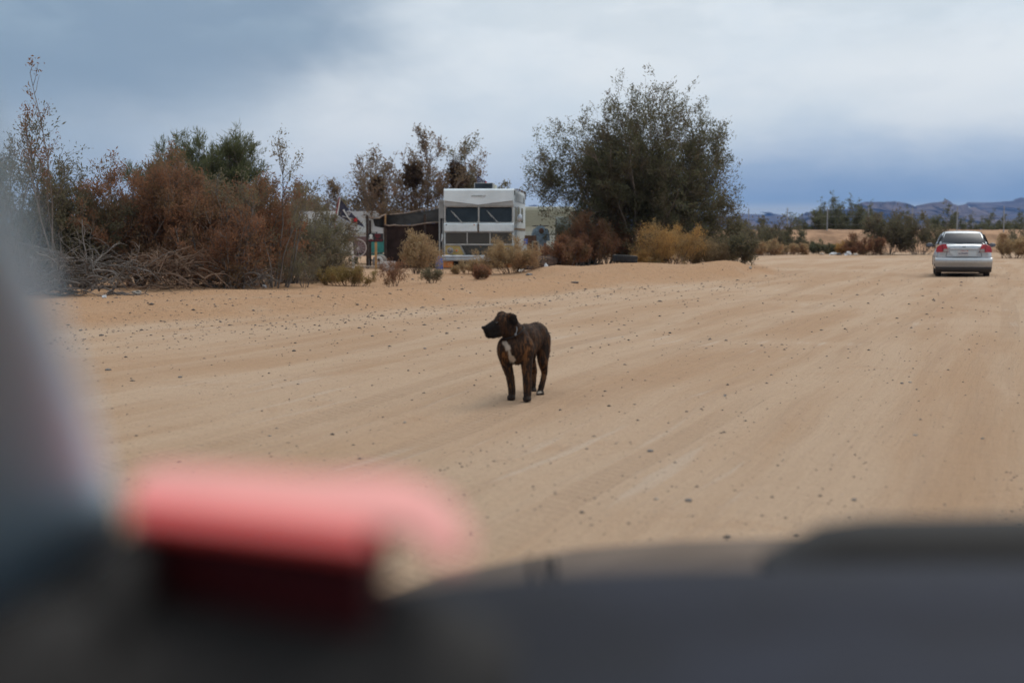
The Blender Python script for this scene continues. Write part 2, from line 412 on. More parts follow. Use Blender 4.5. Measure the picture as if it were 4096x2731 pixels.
# mountains
def ridge(name, pts, D, depth, seed, col):
    rs2 = np.random.RandomState(seed)
    px = np.array([p[0] for p in pts], float); py = np.array([p[1] for p in pts], float)
    xs = np.linspace(px[0], px[-1], 260); top = np.interp(xs, px, py)
    top = top + np.convolve(rs2.uniform(-13, 13, len(xs)), np.ones(3) / 3, 'same') + np.convolve(rs2.uniform(-45, 45, len(xs)), np.ones(9) / 9, 'same')
    m = 26; V = []
    spur = np.cumsum(rs2.normal(0, 1, len(xs))); spur = spur - np.convolve(spur, np.ones(25) / 25, 'same')
    for i, x in enumerate(xs):
        hz_ = max(1.0, (HOR - top[i]) / F * D)
        for j in range(m):
            t = j / (m - 1); y = D - depth * (1 - t)
            zz = hz_ * (t ** 1.15) * (1 + 0.22 * math.sin(spur[i] * 1.1 + t * 5.0) * (1 - t) * 1.4) + rs2.uniform(-.03, .03) * hz_ * (1 - t)
            V.append((((x - 2048) / F * D) + depth * .05 * math.sin(t * 7 + spur[i]), y, zz if j else -6.0))
    Q = []
    for i in range(len(xs) - 1):
        for j in range(m - 1): Q.append((i * m + j, (i + 1) * m + j, (i + 1) * m + j + 1, i * m + j + 1))
    o = link(name, np_mesh(name, V, Q, False), mat('rock_' + name, col, 0.95, spec=0.1, var=0.35, vscale=0.012)); tag(o, kind='structure')
ridge('mountains', [(600, 905), (1200, 890), (1700, 880), (2080, 830), (2200, 822), (2320, 850), (2500, 868), (2911, 871), (2983, 855), (3061, 843), (3123, 858), (3190, 845), (3252, 846), (3428, 832), (3552, 826), (3700, 845), (3850, 840), (3940, 813), (4048, 797), (4096, 806), (4200, 812), (4350, 790), (4600, 820), (5000, 860), (5600, 905)], 7600, 1700, 11, (0.105, 0.085, 0.085))
ridge('near_mountains', [(2700, 915), (3000, 905), (3149, 894), (3190, 871), (3242, 861), (3330, 858), (3428, 838), (3552, 814), (3600, 822), (3655, 829), (3686, 819), (3728, 827), (3785, 823), (3836, 842), (3914, 868), (4000, 890), (4150, 905), (4400, 915)], 5600, 1100, 23, (0.14, 0.105, 0.095))

# haze: even air round everything
hb = MB(); hb.box((0, 0, 159), (18400, 18400, 338))
hz_o = hb.build('haze', None); tag(hz_o, kind='stuff')
hm = bpy.data.materials.new('haze_air'); hm.use_nodes = True; t = hm.node_tree; t.nodes.clear()
pv = N(t, 'ShaderNodeVolumePrincipled'); pv.inputs['Color'].default_value = (0.20, 0.40, 0.86, 1); pv.inputs['Density'].default_value = 0.00008
mo = N(t, 'ShaderNodeOutputMaterial'); L(t, pv.outputs[0], mo.inputs['Volume'])
hz_o.data.materials.append(hm)

# ------------------------------------------------------------------ plants
WOOD = mat('grey_bark', (0.19, 0.155, 0.13), 0.9, spec=0.15, var=0.3, vscale=5)
PALEWOOD = mat('bleached_wood', (0.17, 0.15, 0.135), 0.9, spec=0.15, var=0.3, vscale=3)
TANWOOD = mat('tan_dry_wood', (0.18, 0.12, 0.085), 0.9, spec=0.15, var=0.3, vscale=3)
LEAF_DARK = leafmat('creosote_leaf', (0.115, 0.108, 0.066), (0.185, 0.165, 0.10), (0.155, 0.118, 0.075), trans=.5)
LEAF_TREE = leafmat('tree_leaf', (0.105, 0.108, 0.062), (0.17, 0.162, 0.092), (0.145, 0.112, 0.068), trans=.45)
LEAF_RED_VEIL = leafmat('red_veil_leaf', (0.17, 0.125, 0.08), (0.25, 0.18, 0.115), (0.22, 0.135, 0.09), trans=.45)  # olive leaf tinted redder to carry the windscreen's red reflection
LEAF_OLIVE = leafmat('olive_leaf', (0.15, 0.14, 0.088), (0.23, 0.20, 0.125), (0.205, 0.15, 0.098), trans=.45)
LEAF_RUST_VEIL = leafmat('rust_veil_leaf', (0.225, 0.112, 0.064), (0.31, 0.158, 0.09), (0.20, 0.135, 0.075), trans=.5)  # brown leaf pushed redder and lighter, painting in the red windscreen reflection
LEAF_GOLD = leafmat('golden_brush', (0.40, 0.235, 0.085), (0.54, 0.335, 0.125), (0.33, 0.25, 0.13), trans=.35)
LEAF_STRAW = leafmat('straw_brush', (0.36, 0.25, 0.135), (0.50, 0.37, 0.21), (0.36, 0.22, 0.12), trans=.35)
LEAF_DULL = leafmat('dull_straw_brush', (0.24, 0.175, 0.095), (0.35, 0.26, 0.145), (0.22, 0.16, 0.095), trans=.4)
LEAF_YGREEN = leafmat('yellow_green_brush', (0.22, 0.165, 0.06), (0.32, 0.235, 0.085), (0.28, 0.16, 0.065), trans=.35)
LEAF_GREEN = leafmat('far_green_leaf', (0.11, 0.118, 0.068), (0.17, 0.172, 0.10), (0.14, 0.132, 0.08), trans=.45)
LEAF_NEEDLE = leafmat('feathery_green', (0.10, 0.118, 0.06), (0.165, 0.168, 0.085), (0.12, 0.13, 0.065), trans=.45)
LEAF_CLUMP = leafmat('mistletoe_clump', (0.07, 0.045, 0.03), (0.115, 0.075, 0.05))

class Plant:
    def __init__(s, seed): s.r = random.Random(seed); s.n = np.random.RandomState(seed); s.wv = []; s.wf = []; s.off = 0; s.tw = []
    def tube(s, pts, r0, r1, n=3):
        k = len(pts); P = np.array([tuple(p) for p in pts])
        T = np.gradient(P, axis=0); T /= np.linalg.norm(T, axis=1, keepdims=True) + 1e-9
        ref = np.array([0.3, 0.9, 0.2]); A = np.cross(T, ref); A /= np.linalg.norm(A, axis=1, keepdims=True) + 1e-9; B = np.cross(T, A)
        R = np.linspace(r0, r1, k)[:, None]
        rings = [P + (A * math.cos(q) + B * math.sin(q)) * R for q in [2 * math.pi * j / n for j in range(n)]]
        V = np.stack(rings, 1).reshape(-1, 3)
        i = np.arange(k - 1)[:, None]; j = np.arange(n)[None, :]; j2 = (j + 1) % n
        Q = np.stack([i * n + j, i * n + j2, (i + 1) * n + j2, (i + 1) * n + j], -1).reshape(-1, 4) + s.off
        s.wv.append(V); s.wf.append(Q); s.off += len(V)
    def path(s, p, d, length, k, wob, lift):
        pts = [p.copy()]; d = d.normalized()
        for i in range(k):
            d = (d + Vector((s.r.gauss(0, wob), s.r.gauss(0, wob), s.r.gauss(0, wob) + lift))).normalized()
            pts.append(pts[-1] + d * (length / k))
        return pts
    def side(s, d, ang):
        a = Vector((s.r.gauss(0, 1), s.r.gauss(0, 1), s.r.gauss(0, 1))); a = (a - d * a.dot(d))
        a.normalize(); return (d * math.cos(ang) + a * math.sin(ang)).normalized()
    def grow(s, stems, h, spread, tilt, kids=7, gkids=5, lift=0.06, r0=0.02, base_r=0.1, wob=0.09, kl=(.22, .42), gl=(.35, .6), first=.3, hshape=None, bare=0.0, elong=1.0):
        """stems fan out of the base; returns nothing, fills tubes and leafy twigs"""
        for i in range(stems):
            az_ = 2 * math.pi * (i + s.r.uniform(-.35, .35)) / stems * (1 if stems < 9 else 2.618)
            tl = tilt * (s.r.random() ** 0.6)
            d = Vector((math.sin(tl) * math.cos(az_) * elong, math.sin(tl) * math.sin(az_), math.cos(tl))).normalized()
            b = Vector((math.cos(az_) * base_r * s.r.random() * elong, math.sin(az_) * base_r * s.r.random(), -0.05))
            ln = h * s.r.uniform(.68, 1.06) * (1.0 - 0.18 * (tl / max(tilt, .01)))
            st = s.path(b, d, ln, 8, wob, lift)
            s.tube(st, r0 * s.r.uniform(.7, 1.2), r0 * .22, 4)
            for c in range(kids):
                u = s.r.uniform(first, .97); q = u * 8; a = min(int(q), 7)
                p = st[a].lerp(st[a + 1], q - a); dd = (st[a + 1] - st[a]).normalized()
                cd = s.side(dd, s.r.uniform(.3, .8)); cl = ln * s.r.uniform(*kl) * (1.15 - .5 * u)
                ch = s.path(p, cd, cl, 5, wob * 1.2, lift * 1.6)
                s.tube(ch, r0 * .32, r0 * .1, 3)
                if s.r.random() < bare: continue
                s.tw.append((ch[2], ch[-1]))
                for g in range(gkids):
                    u2 = s.r.uniform(.25, 1.0) * 5; a2 = min(int(u2), 4)
                    p2 = ch[a2].lerp(ch[a2 + 1], u2 - a2); d2 = (ch[a2 + 1] - ch[a2]).normalized()
                    gt = s.path(p2, s.side(d2, s.r.uniform(.35, .9)), cl * s.r.uniform(*gl), 2, wob * 1.3, lift * 2)
                    s.tube(gt, r0 * .13, r0 * .06, 3)
                    s.tw.append((gt[0], gt[-1]))
            s.tw.append((st[6], st[8]))
    def fill(s, n, c, r, ln=.35, r0=.006, shell=.35, lift=.45, zmin=.03):
        """leafy twigs spread through an uneven mass around the stems"""
        ph = [s.r.uniform(0, 6.28) for _ in range(4)]
        for i in range(n):
            d = Vector((s.r.gauss(0, 1), s.r.gauss(0, 1), s.r.gauss(0, 1))).normalized()
            a = math.atan2(d.y, d.x); lump = 1 + .16 * math.sin(3 * a + ph[0] + 2 * d.z) + .12 * math.sin(5 * a + ph[1] - 4 * d.z) + .10 * math.sin(9 * d.z + ph[2] + 2 * a)
            k = (s.r.random() ** shell) * lump
            p = Vector((c[0] + d.x * r[0] * k, c[1] + d.y * r[1] * k, c[2] + d.z * r[2] * k))
            if p.z < zmin: continue
            dd = Vector((d.x * .7 + s.r.gauss(0, .35), d.y * .7 + s.r.gauss(0, .35), d.z * .4 + lift + s.r.gauss(0, .25))).normalized()
            t_ = s.path(p, dd, ln * s.r.uniform(.5, 1.5), 3, .15, .06)
            s.tube(t_, r0, r0 * .4, 3); s.tw.append((t_[0], t_[-1]))
    def leaves(s, per, size, width, jit, along=0.6):
        if not s.tw: return None
        A = np.array([tuple(a) for a, b in s.tw]); B = np.array([tuple(b) for a, b in s.tw])
        keep = s.n.random_sample(len(A)) > .14
        A, B = A[keep], B[keep]
        n = len(A); T = s.n.uniform(.1, 1.08, (n, per, 1)) ** .8
        tws = np.repeat(s.n.uniform(.55, 1.45, n), per)[:, None]
        P = A[:, None] + (B - A)[:, None] * T + s.n.normal(0, jit, (n, per, 3))
        D = (B - A); D /= np.linalg.norm(D, axis=1, keepdims=True) + 1e-9
        dirs = along * D[:, None] + s.n.normal(0, 1 - along * .6, (n, per, 3)); dirs[..., 2] += .25
        dirs /= np.linalg.norm(dirs, axis=2, keepdims=True) + 1e-9
        P = P.reshape(-1, 3); dirs = dirs.reshape(-1, 3)
        sd = np.cross(dirs, s.n.normal(0, 1, dirs.shape)); sd /= np.linalg.norm(sd, axis=1, keepdims=True) + 1e-9
        ls = (size * tws * s.n.uniform(.5, 1.4, (len(P), 1))); w = width * s.n.uniform(.7, 1.3, (len(P), 1))
        V = np.stack([P, P + dirs * ls * .45 + sd * w * .5, P + dirs * ls, P + dirs * ls * .45 - sd * w * .5], 1).reshape(-1, 3)
        Q = np.arange(len(V)).reshape(-1, 4)
        return V, Q
    def finish(s, name, label, cat, loc, leaf, wood=None, per=24, size=.06, width=.022, jit=.05, along=.6, group=None, rz=0.0, trunk='trunk', crown='crown', sc_=1.0):
        o = thing(name, label, cat, loc, rz, group)
        o.scale = (sc_, sc_, sc_)
        w = link(trunk, np_mesh(trunk, np.concatenate(s.wv), np.concatenate(s.wf), True), wood or WOOD, o)
        lv = s.leaves(per, size, width, jit, along)
        if lv is not None:
            c = link(crown, np_mesh(crown, lv[0], lv[1], False), leaf, o)
        return o

# ---- the big bushy tree by the bend of the road
p = Plant(101)
p.grow(34, 6.3, 3, 0.62, kids=9, gkids=5, lift=0.05, r0=.055, base_r=.9, wob=.085, kl=(.14, .28), first=.3)
p.grow(12, 4.9, 3, 0.95, kids=8, gkids=5, lift=0.035, r0=.04, base_r=.9, wob=.1, kl=(.16, .32), first=.3)
p.fill(1500, (.15, 0, 3.6), (2.95, 2.6, 2.7), .5, .008, .5)
p.fill(200, (-3.3, .2, 3.1), (.65, .7, 1.3), .5, .008, .6, .6)
p.fill(1500, (.35, 0, 1.9), (3.3, 2.6, 1.9), .45, .008, .5, .3)
p.finish('desert_tree', 'tallest dark olive bushy tree, rounded crown, beside the bend in the road', 'tree', spot(2560, 52), LEAF_TREE, per=30, size=.10, width=.036, jit=.08)
# ---- trees behind the motorhome
p = Plant(102)
p.grow(15, 5.5, 2, .62, kids=9, gkids=5, lift=.05, r0=.06, base_r=.9, wob=.1, kl=(.16, .34), first=.3, elong=1.7)
p.fill(420, (-.2, 0, 2.6), (2.6, 1.5, 1.7), .5, .008, .5)
p.finish('desert_tree', 'brownish open-crowned tree behind the dark shade shelter', 'tree', spot(1625, 62), LEAF_RED_VEIL, per=22, size=.13, width=.05, jit=.085)
p = Plant(103)
p.grow(7, 5.6, 1.5, .34, kids=8, gkids=4, lift=.05, r0=.05, base_r=.3, wob=.10, kl=(.13, .26), first=.4)
p.finish('desert_tree', 'thin olive tree rising behind the roof of the motorhome', 'tree', spot(1865, 63), LEAF_OLIVE, per=22, size=.13, width=.05, jit=.08)
def clump(px, py, D, rx, rz_, seed, label):
    r_ = np.random.RandomState(seed); n = 2600
    d = r_.normal(0, 1, (n, 3)); d /= np.linalg.norm(d, axis=1, keepdims=True); rad = r_.uniform(.05, 1, (n, 1)) ** .5 * (1 + .28 * np.sin(4 * d[:, :1] + 3 * d[:, 2:] * 2 + seed) + .2 * np.sin(9 * d[:, 2:] + seed * 2))
    P = d * rad * np.array([rx, rx, rz_]); dr = d + r_.normal(0, .5, d.shape); dr[:, 2] -= .4
    dr /= np.linalg.norm(dr, axis=1, keepdims=True)
    sd = np.cross(dr, r_.normal(0, 1, dr.shape)); sd /= np.linalg.norm(sd, axis=1, keepdims=True)
    Vv = np.stack([P, P + dr * .06 + sd * .022, P + dr * .14, P + dr * .06 - sd * .022], 1).reshape(-1, 3)
    o = link('mistletoe_clump', np_mesh('mistletoe_clump', Vv, np.arange(len(Vv)).reshape(-1, 4)), LEAF_CLUMP, loc=at(px, py, D))
    tag(o, label, 'mistletoe')
clump(1828, 705, 61.5, .42, .80, 5, 'large dark mistletoe clump in the tree just above the motorhome roof')
clump(1505, 742, 61.2, .26, .32, 6, 'small dark mistletoe clump in the tree above the shade shelter')
clump(1655, 700, 61.4, .38, .5, 7, 'brown mistletoe clump high in the open-crowned tree')
# ---- left thicket
def creosote(seed, h, stems=15, kids=9, gkids=5, tilt=.75, bare=0.0, r0=.03, first=.3, base=.35, per=22, wob=.1, fill=0):
    p = Plant(seed); p.grow(stems, h, 1, tilt, kids=kids, gkids=gkids, lift=.045, r0=r0, base_r=base, wob=wob, kl=(.18, .38), first=first, bare=bare)
    if fill: p.fill(int(fill * 1.0), (0, 0, h * .42), (h * .44, h * .36, h * .40), h * .1, .006, .5); p.fill(int(fill * .8), (0, -h * .1, h * .2), (h * .52, h * .42, h * .24), h * .1, .006, .5)
    return p
TH = 'bushes of the thicket left of the camp'
creosote(201, 3.7, 15, 8, 4, .52, r0=.035, first=.42, fill=160).finish('creosote_bush', 'tall sparse grey-green bush at the edge of the picture beside the pillar', 'bush', spot(40, 29), LEAF_DARK, per=18, size=.07, width=.028, jit=.05, group=TH)
def wand():
    p = Plant(202)
    for k in range(3):
        st = p.path(Vector((k * .1, 0, 0)), Vector((.10 - .09 * k, 0, 1)), 4.2 - k * .75, 10, .05, .05); p.tube(st, .022, .006, 4)
        for i in range(9):
            a = p.r.randint(6, 9); q = st[a].lerp(st[a + 1], p.r.random()); c = p.path(q, p.side(Vector((0, 0, 1)), p.r.uniform(.25, .6)), p.r.uniform(.25, .6), 4, .12, .08); p.tube(c, .007, .003); p.tw.append((c[1], c[-1]))
    p.finish('creosote_bush', 'single tall wand of twigs sticking up against the grey cloud', 'bush', spot(195, 27.6), LEAF_RUST_VEIL, per=26, size=.06, width=.026, jit=.045, group=TH)
wand()
creosote(203, 2.35, 18, 9, 5, .8, fill=420).finish('creosote_bush', 'dark bush between the tall wand and the rusty thicket', 'bush', spot(320, 30.5), LEAF_DARK, per=20, size=.065, width=.026, jit=.055, group=TH)
creosote(210, 2.0, 16, 8, 5, .95, fill=420).finish('creosote_bush', 'dark low bush behind the grey pile of dead branches', 'bush', spot(160, 30), LEAF_DARK, per=20, size=.065, width=.026, jit=.055, group=TH)
creosote(204, 2.75, 22, 9, 5, .68, fill=520).finish('creosote_bush', 'rust-brown bush forming the left hump of the thicket', 'bush', spot(560, 31), LEAF_RUST_VEIL, per=20, size=.065, width=.026, jit=.055, group=TH)
creosote(205, 2.75, 22, 9, 5, .58, fill=520).finish('creosote_bush', 'rust-brown bush in the middle of the thicket under the feathery green tops', 'bush', spot(770, 31.5), LEAF_RUST_VEIL, per=20, size=.065, width=.026, jit=.055, group=TH)
creosote(206, 2.5, 18, 9, 5, .62, fill=480).finish('creosote_bush', 'rust-brown leaning bush at the right end of the thicket', 'bush', spot(975, 32), LEAF_RUST_VEIL, per=20, size=.065, width=.026, jit=.055, group=TH)
creosote(207, 2.9, 8, 6, 4, .55, first=.55).finish('creosote_bush', 'open twiggy bush with bare pale branches right of the thicket', 'bush', spot(1090, 31.2), LEAF_OLIVE, PALEWOOD, per=15, size=.06, width=.026, jit=.05, group=TH)
creosote(208, 2.0, 16, 8, 5, .8, fill=320).finish('creosote_bush', 'brown-green bush at the right foot of the thicket in front of the white trailer', 'bush', spot(1140, 34), LEAF_OLIVE, PALEWOOD, per=18, size=.06, width=.025, jit=.05, group=TH)
creosote(213, 1.7, 18, 8, 5, .75, fill=260).finish('creosote_bush', 'low brown-green bush below the bicycle', 'bush', spot(1290, 36), LEAF_OLIVE, PALEWOOD, per=18, size=.06, width=.025, jit=.05, group=TH)
creosote(209, 1.9, 18, 8, 4, 1.0, fill=260).finish('creosote_bush', 'low rust-brown bush in front of the middle of the thicket', 'bush', spot(905, 30.0), LEAF_RUST_VEIL, PALEWOOD, per=16, size=.06, width=.024, jit=.05, group=TH)
# feathery green tops behind
for i, (px, D, h, lab) in enumerate(((735, 36, 3.35, 'feathery green broom-like tree top, taller one behind the thicket'), (915, 37, 3.2, 'feathery green broom-like tree top, broader one behind the thicket'))):
    p = Plant(240 + i)
    p.grow(22, h, 1, .42, kids=9, gkids=5, lift=.07, r0=.03, base_r=.4, wob=.05, kl=(.2, .34), first=.45)
    p.finish('broom_tree', lab, 'tree', spot(px, D), LEAF_NEEDLE, per=26, size=.17, width=.016, jit=.04, along=.85)
creosote(211, 3.3, 16, 9, 5, .5, fill=200).finish('creosote_bush', 'olive bush standing behind the pirate flag', 'bush', spot(1300, 66), LEAF_OLIVE, per=22, size=.10, width=.04, jit=.07)
creosote(212, 3.0, 14, 8, 5, .7, fill=200).finish('creosote_bush', 'dull green bush behind the white trailer roof', 'bush', spot(1200, 68), LEAF_GREEN, per=20, size=.11, width=.045, jit=.07)

# dead brush piles
def brush(seed, loc, w, h, n, wood, label, rz=0.0, sub=5):
    p = Plant(seed)
    for i in range(n):
        a = p.r.uniform(0, 2 * math.pi); b = Vector((p.r.gauss(0, w * .22), p.r.gauss(0, w * .14), p.r.uniform(.0, h * .55)))
        d = Vector((math.cos(a) * 1.25, math.sin(a) * .8, p.r.uniform(.35, 1.1)))
        ln = p.r.uniform(.5, 1.0) * w * .62
        st = p.path(b, d, ln, 9, .17, -.11); st = [Vector((q.x, q.y, max(q.z, .015 + p.r.random() * .04))) for q in st]
        r_ = .005 + .022 * p.r.random() ** 2.2; p.tube(st, r_, r_ * .35, 4)
        for c in range(sub):
            k = p.r.randint(2, 8); cd = p.side((st[k] - st[k - 1]).normalized(), p.r.uniform(.3, .9))
            ch = p.path(st[k], cd, ln * p.r.uniform(.12, .4), 5, .2, -.07); ch = [Vector((q.x, q.y, max(q.z, .01))) for q in ch]
            p.tube(ch, r_ * .4, r_ * .15, 3)
    o = thing('brush_pile', label, 'brush pile', loc, rz)
    link('branches', np_mesh('branches', np.concatenate(p.wv), np.concatenate(p.wf), True), wood, o)
brush(301, spot(310, 26.2), 1.9, 1.3, 130, PALEWOOD, 'grey pile of arching dead branches beside the pillar')
brush(302, spot(670, 28.6), 1.7, 1.15, 110, TANWOOD, 'tan pile of dead twigs at the foot of the rusty thicket')
brush(303, spot(985, 30.0), 1.3, .7, 36, PALEWOOD, 'low tangle of pale dead sticks under the thicket')
brush(304, spot(130, 26.8), 1.5, 1.1, 70, PALEWOOD, 'tangle of grey dead twigs half hidden by the pillar')

# smaller shrubs
def scrub(seed, loc, h, leaf, label, stems=26, tilt=.75, wood=None, per=14, size=.045, width=.012, jit=.03, kids=6, gkids=4, name='desert_shrub', group=None, along=.75, elong=1.0, base=.12):
    p = Plant(seed); p.grow(max(5, stems // 2), h * 1.05, 1, tilt, kids=kids, gkids=gkids, lift=.05, r0=.010, base_r=base, wob=.12, kl=(.22, .42), first=.2, elong=elong)
    for k in range(3): p.fill(int(stems * 2.2), (p.r.uniform(-.4, .4) * h * elong, p.r.uniform(-.3, .3) * h, h * p.r.uniform(.25, .6)), (h * .4, h * .35, h * .36), h * .22, .003, .6, .7)
    o = p.finish(name, label, 'shrub', loc, leaf, wood or TANWOOD, per=per, size=size, width=width, jit=jit, along=along, group=group, trunk='stems', crown='foliage')
    for c_ in o.children: c_['kind'] = 'stuff'
    return o
scrub(401, spot(1385, 33.0), .50, LEAF_YGREEN, 'low yellow-green shrub in front of the white trailer', 34, 1.1, per=14, elong=1.6, base=.3)
scrub(402, spot(1215, 31.3), .95, LEAF_OLIVE, 'thin grey-stemmed shrub in front of the thicket edge', 12, .75, wood=PALEWOOD, per=14)
scrub(403, spot(1570, 32.3), .62, LEAF_RUST_VEIL, 'small reddish twiggy shrub below the white block', 12, .6, per=12)
scrub(404, spot(1668, 41), 1.15, LEAF_STRAW, 'pale straw bush in front of the shade shelter', 34, .42, per=20, size=.06, width=.016, jit=.045)
scrub(405, spot(1725, 33.8), .40, LEAF_OLIVE, 'small dark green shrub on the sand left of the motorhome front', 16, .6, per=9)
scrub(406, spot(2045, 40), .98, LEAF_STRAW, 'big straw bush covering the right half of the motorhome front', 44, .7, per=20, size=.06, width=.016, jit=.045, elong=1.3, base=.4)
scrub(407, spot(1885, 41), .38, LEAF_STRAW, 'low straw clump below the motorhome bumper', 30, 1.05, per=18, size=.05, width=.014, elong=1.5, base=.3)
scrub(408, spot(1920, 36.2), .36, LEAF_RUST_VEIL, 'small brown shrub on the bank in front of the motorhome', 18, .7, per=16)
scrub(409, spot(2690, 47.5), 1.5, LEAF_GOLD, 'bright golden bush on the mound in front of the tall tree', 52, .85, per=20, size=.055, width=.018, jit=.06, elong=1.3, base=.45)
scrub(410, spot(2590, 47.2), .62, LEAF_GOLD, 'lower golden bush behind the tyre', 36, 1.0, per=18, size=.055, width=.018, jit=.05, elong=1.3, base=.35)
scrub(411, spot(2830, 48.5), .95, LEAF_DULL, 'greyish straw bush right of the golden bush', 44, .85, per=20, size=.06, width=.018, jit=.055, elong=1.2, base=.4)
scrub(412, spot(2935, 49), 1.15, LEAF_DARK, 'dark leafy bush at the tip of the sand mound', 22, .85, wood=WOOD, per=14, size=.09, width=.04, jit=.06, base=.3)
# dark undergrowth at the foot of the tall tree
for i, (px, D, h, lab) in enumerate(((2340, 49.5, 1.7, 'dark brown tangled bush left of the tyre'), (2430, 50.5, 1.9, 'dark brown tangled bush behind the tyre'), (2250, 47, 1.05, 'low dry bush beside the rubbish'), (2860, 53, 2.0, 'dark bush behind the straw bush'))):
    p = creosote(430 + i, h, 20, 8, 5, .95, r0=.02)
    p.finish('undergrowth_bush', lab, 'bush', spot(px, D), LEAF_RUST_VEIL if i != 3 else LEAF_DARK, PALEWOOD if i < 3 else WOOD, per=16, size=.08, width=.03, jit=.06)
# far side of the road
FARG = 'bushes along the far side of the road'
far = [  # px, D, h, stems, tilt, leaf, label, size, elong
    (3060, 100, 2.6, 16, .85, LEAF_DARK, 'dark bush on the far side, first right of the tall tree', .16, 1.4),
    (3150, 99, 1.9, 14, .95, LEAF_DARK, 'low dark bush at the left end of the earth bank', .15, 1.3),
    (3000, 96, 2.3, 14, .9, LEAF_DARK, 'dark bush half hidden behind the tip of the mound', .16, 1.2),
    (3560, 99, 3.1, 18, .85, LEAF_DARK, 'big dark bush in front of the earth bank left of the silver car', .16, 1.35),
    (3680, 98, 3.0, 18, .80, LEAF_DARK, 'big dark bush just behind the left side of the silver car', .16, 1.25),
    (3470, 97, 1.4, 14, 1.0, LEAF_RUST_VEIL, 'low brown bush at the left foot of the big dark bushes', .13, 1.3),
    (4060, 84, 1.5, 18, .95, LEAF_STRAW, 'greyish straw bush at the right edge behind the silver car', .12, 1.5),
    (4130, 90, 2.0, 16, .9, LEAF_OLIVE, 'olive bush at the extreme right edge of the picture', .14, 1.4),
    (3275, 101, .95, 14, 1.0, LEAF_GREEN, 'small green bush in front of the earth bank', .10, 1.3),
    (3335, 102, .85, 14, 1.0, LEAF_NEEDLE, 'grey-green low bush next to the small green one', .10, 1.3),
    (3400, 99, .95, 18, 1.05, LEAF_GOLD, 'golden low bush above the roadside rubbish', .10, 1.8),
    (3075, 93, 1.0, 20, .9, LEAF_STRAW, 'pale yellow bush on the far road edge', .10, 1.6),
    (3005, 92, .95, 20, .6, LEAF_STRAW, 'reddish straw clump beside the pale yellow bush', .10, 1.5),
    (3160, 96, .85, 18, 1.0, LEAF_STRAW, 'low grey-yellow clump right of the pale yellow bush', .10, 1.8),
]
for i, (px, D, h, st, ti, lf, lab, ls, elg) in enumerate(far):
    p = Plant(500 + i); p.grow(st, h, 1, ti, kids=7, gkids=4, lift=.04, r0=.02, base_r=.5, wob=.12, kl=(.2, .4), first=.22, elong=elg)
    p.finish('roadside_bush', lab, 'bush', spot(px, D), lf, WOOD if lf in (LEAF_DARK, LEAF_OLIVE, LEAF_GREEN) else TANWOOD, per=13, size=ls, width=ls * .42, jit=ls * .6, group=FARG, trunk='stems', crown='foliage')
# trees behind the earth bank: two model trees copied
behind = [(3275, 150, 4.6), (3330, 152, 5.2), (3395, 150, 4.9), (3450, 155, 4.6), (3500, 148, 4.3), (3600, 160, 4.0), (3760, 150, 4.4), (3830, 155, 3.5), (3900, 150, 3.3), (3960, 152, 3.6), (4010, 150, 3.4), (4070, 154, 3.7), (3190, 155, 3.1), (3230, 150, 2.6)]
names = ['leftmost tall green tree behind the earth bank', 'second tall green tree behind the earth bank', 'third tall green tree behind the earth bank', 'fourth tall green tree behind the earth bank', 'green tree at the right end of the tall group behind the bank', 'green tree top showing over the big dark bushes', 'green tree just left of the silver car roof, behind the bank', 'green bush directly above the silver car roof', 'first green bush right of the car on the bank', 'second green bush right of the car on the bank', 'third green bush right of the car on the bank', 'fourth green bush right of the car, by the picture edge', 'low green bush behind the fence near the tall tree', 'lowest green bush behind the left end of the bank']
protos = []
for k in range(2):
    p = Plant(600 + k); p.grow(12, 1.0, 1, .6, kids=7, gkids=4, lift=.05, r0=.012, base_r=.08, wob=.1, kl=(.2, .4), first=.25)
    protos.append(p)
src = []
for i, ((px, D, h), lab) in enumerate(zip(behind, names)):
    loc = spot(px, D); loc.z = 0
    if i < 2:
        o = protos[i].finish('bank_tree', lab, 'tree', loc, LEAF_GREEN, per=14, size=.045, width=.018, jit=.022, group='trees behind the earth bank'); src.append(o)
    else:
        o = copy_tree(src[i % 2]); o.location = loc; o['label'] = lab
    o.rotation_euler = (0, 0, i * 1.9); o.scale = (h, h, h)
#PART2
# ------------------------------------------------------------------ motorhome
RVW = mat('motorhome_white', (0.74, 0.81, 0.84), 0.45, var=0.07, vscale=1.5, dirt=((0.42, 0.38, 0.31), 0.2, 2.6, 2.4, 0.30))
RVG = mat('motorhome_grey', (0.36, 0.355, 0.34), 0.6, var=0.12, vscale=3)
TRIM = mat('aluminium_trim', (0.50, 0.49, 0.46), 0.5, metal=0.3, var=0.15)
GLASSDK = mat('dark_window', (0.018, 0.022, 0.024), 0.12, spec=0.5, var=0.3, vscale=4)
GRILLE = mat('grille_grey', (0.15, 0.145, 0.13), 0.6, metal=0.2)
BLACK = mat('black_plastic', (0.02, 0.02, 0.022), 0.6)
RUBBER = mat('tyre_rubber', (0.028, 0.027, 0.027), 0.85, var=0.3, vscale=12)
CHROME = mat('dull_chrome', (0.52, 0.55, 0.58), 0.32, metal=0.75, var=0.12)
MUSTARD = mat('mustard_paint', (0.50, 0.36, 0.12), 0.5, var=0.12)
ORANGE = mat('orange_paint', (0.55, 0.16, 0.03), 0.6, var=0.2)
AMBER = mat('amber_lens', (0.65, 0.22, 0.03), 0.25)
REDL = mat('red_lens', (0.42, 0.012, 0.016), 0.2, coat=0.6)
LAMP = mat('lamp_glass', (0.20, 0.20, 0.20), 0.15, metal=0.4)
BROWN = mat('brown_stripe', (0.25, 0.16, 0.09), 0.6)
RUST = mat('rusty_steel', (0.13, 0.075, 0.05), 0.85, var=0.4, vscale=8)
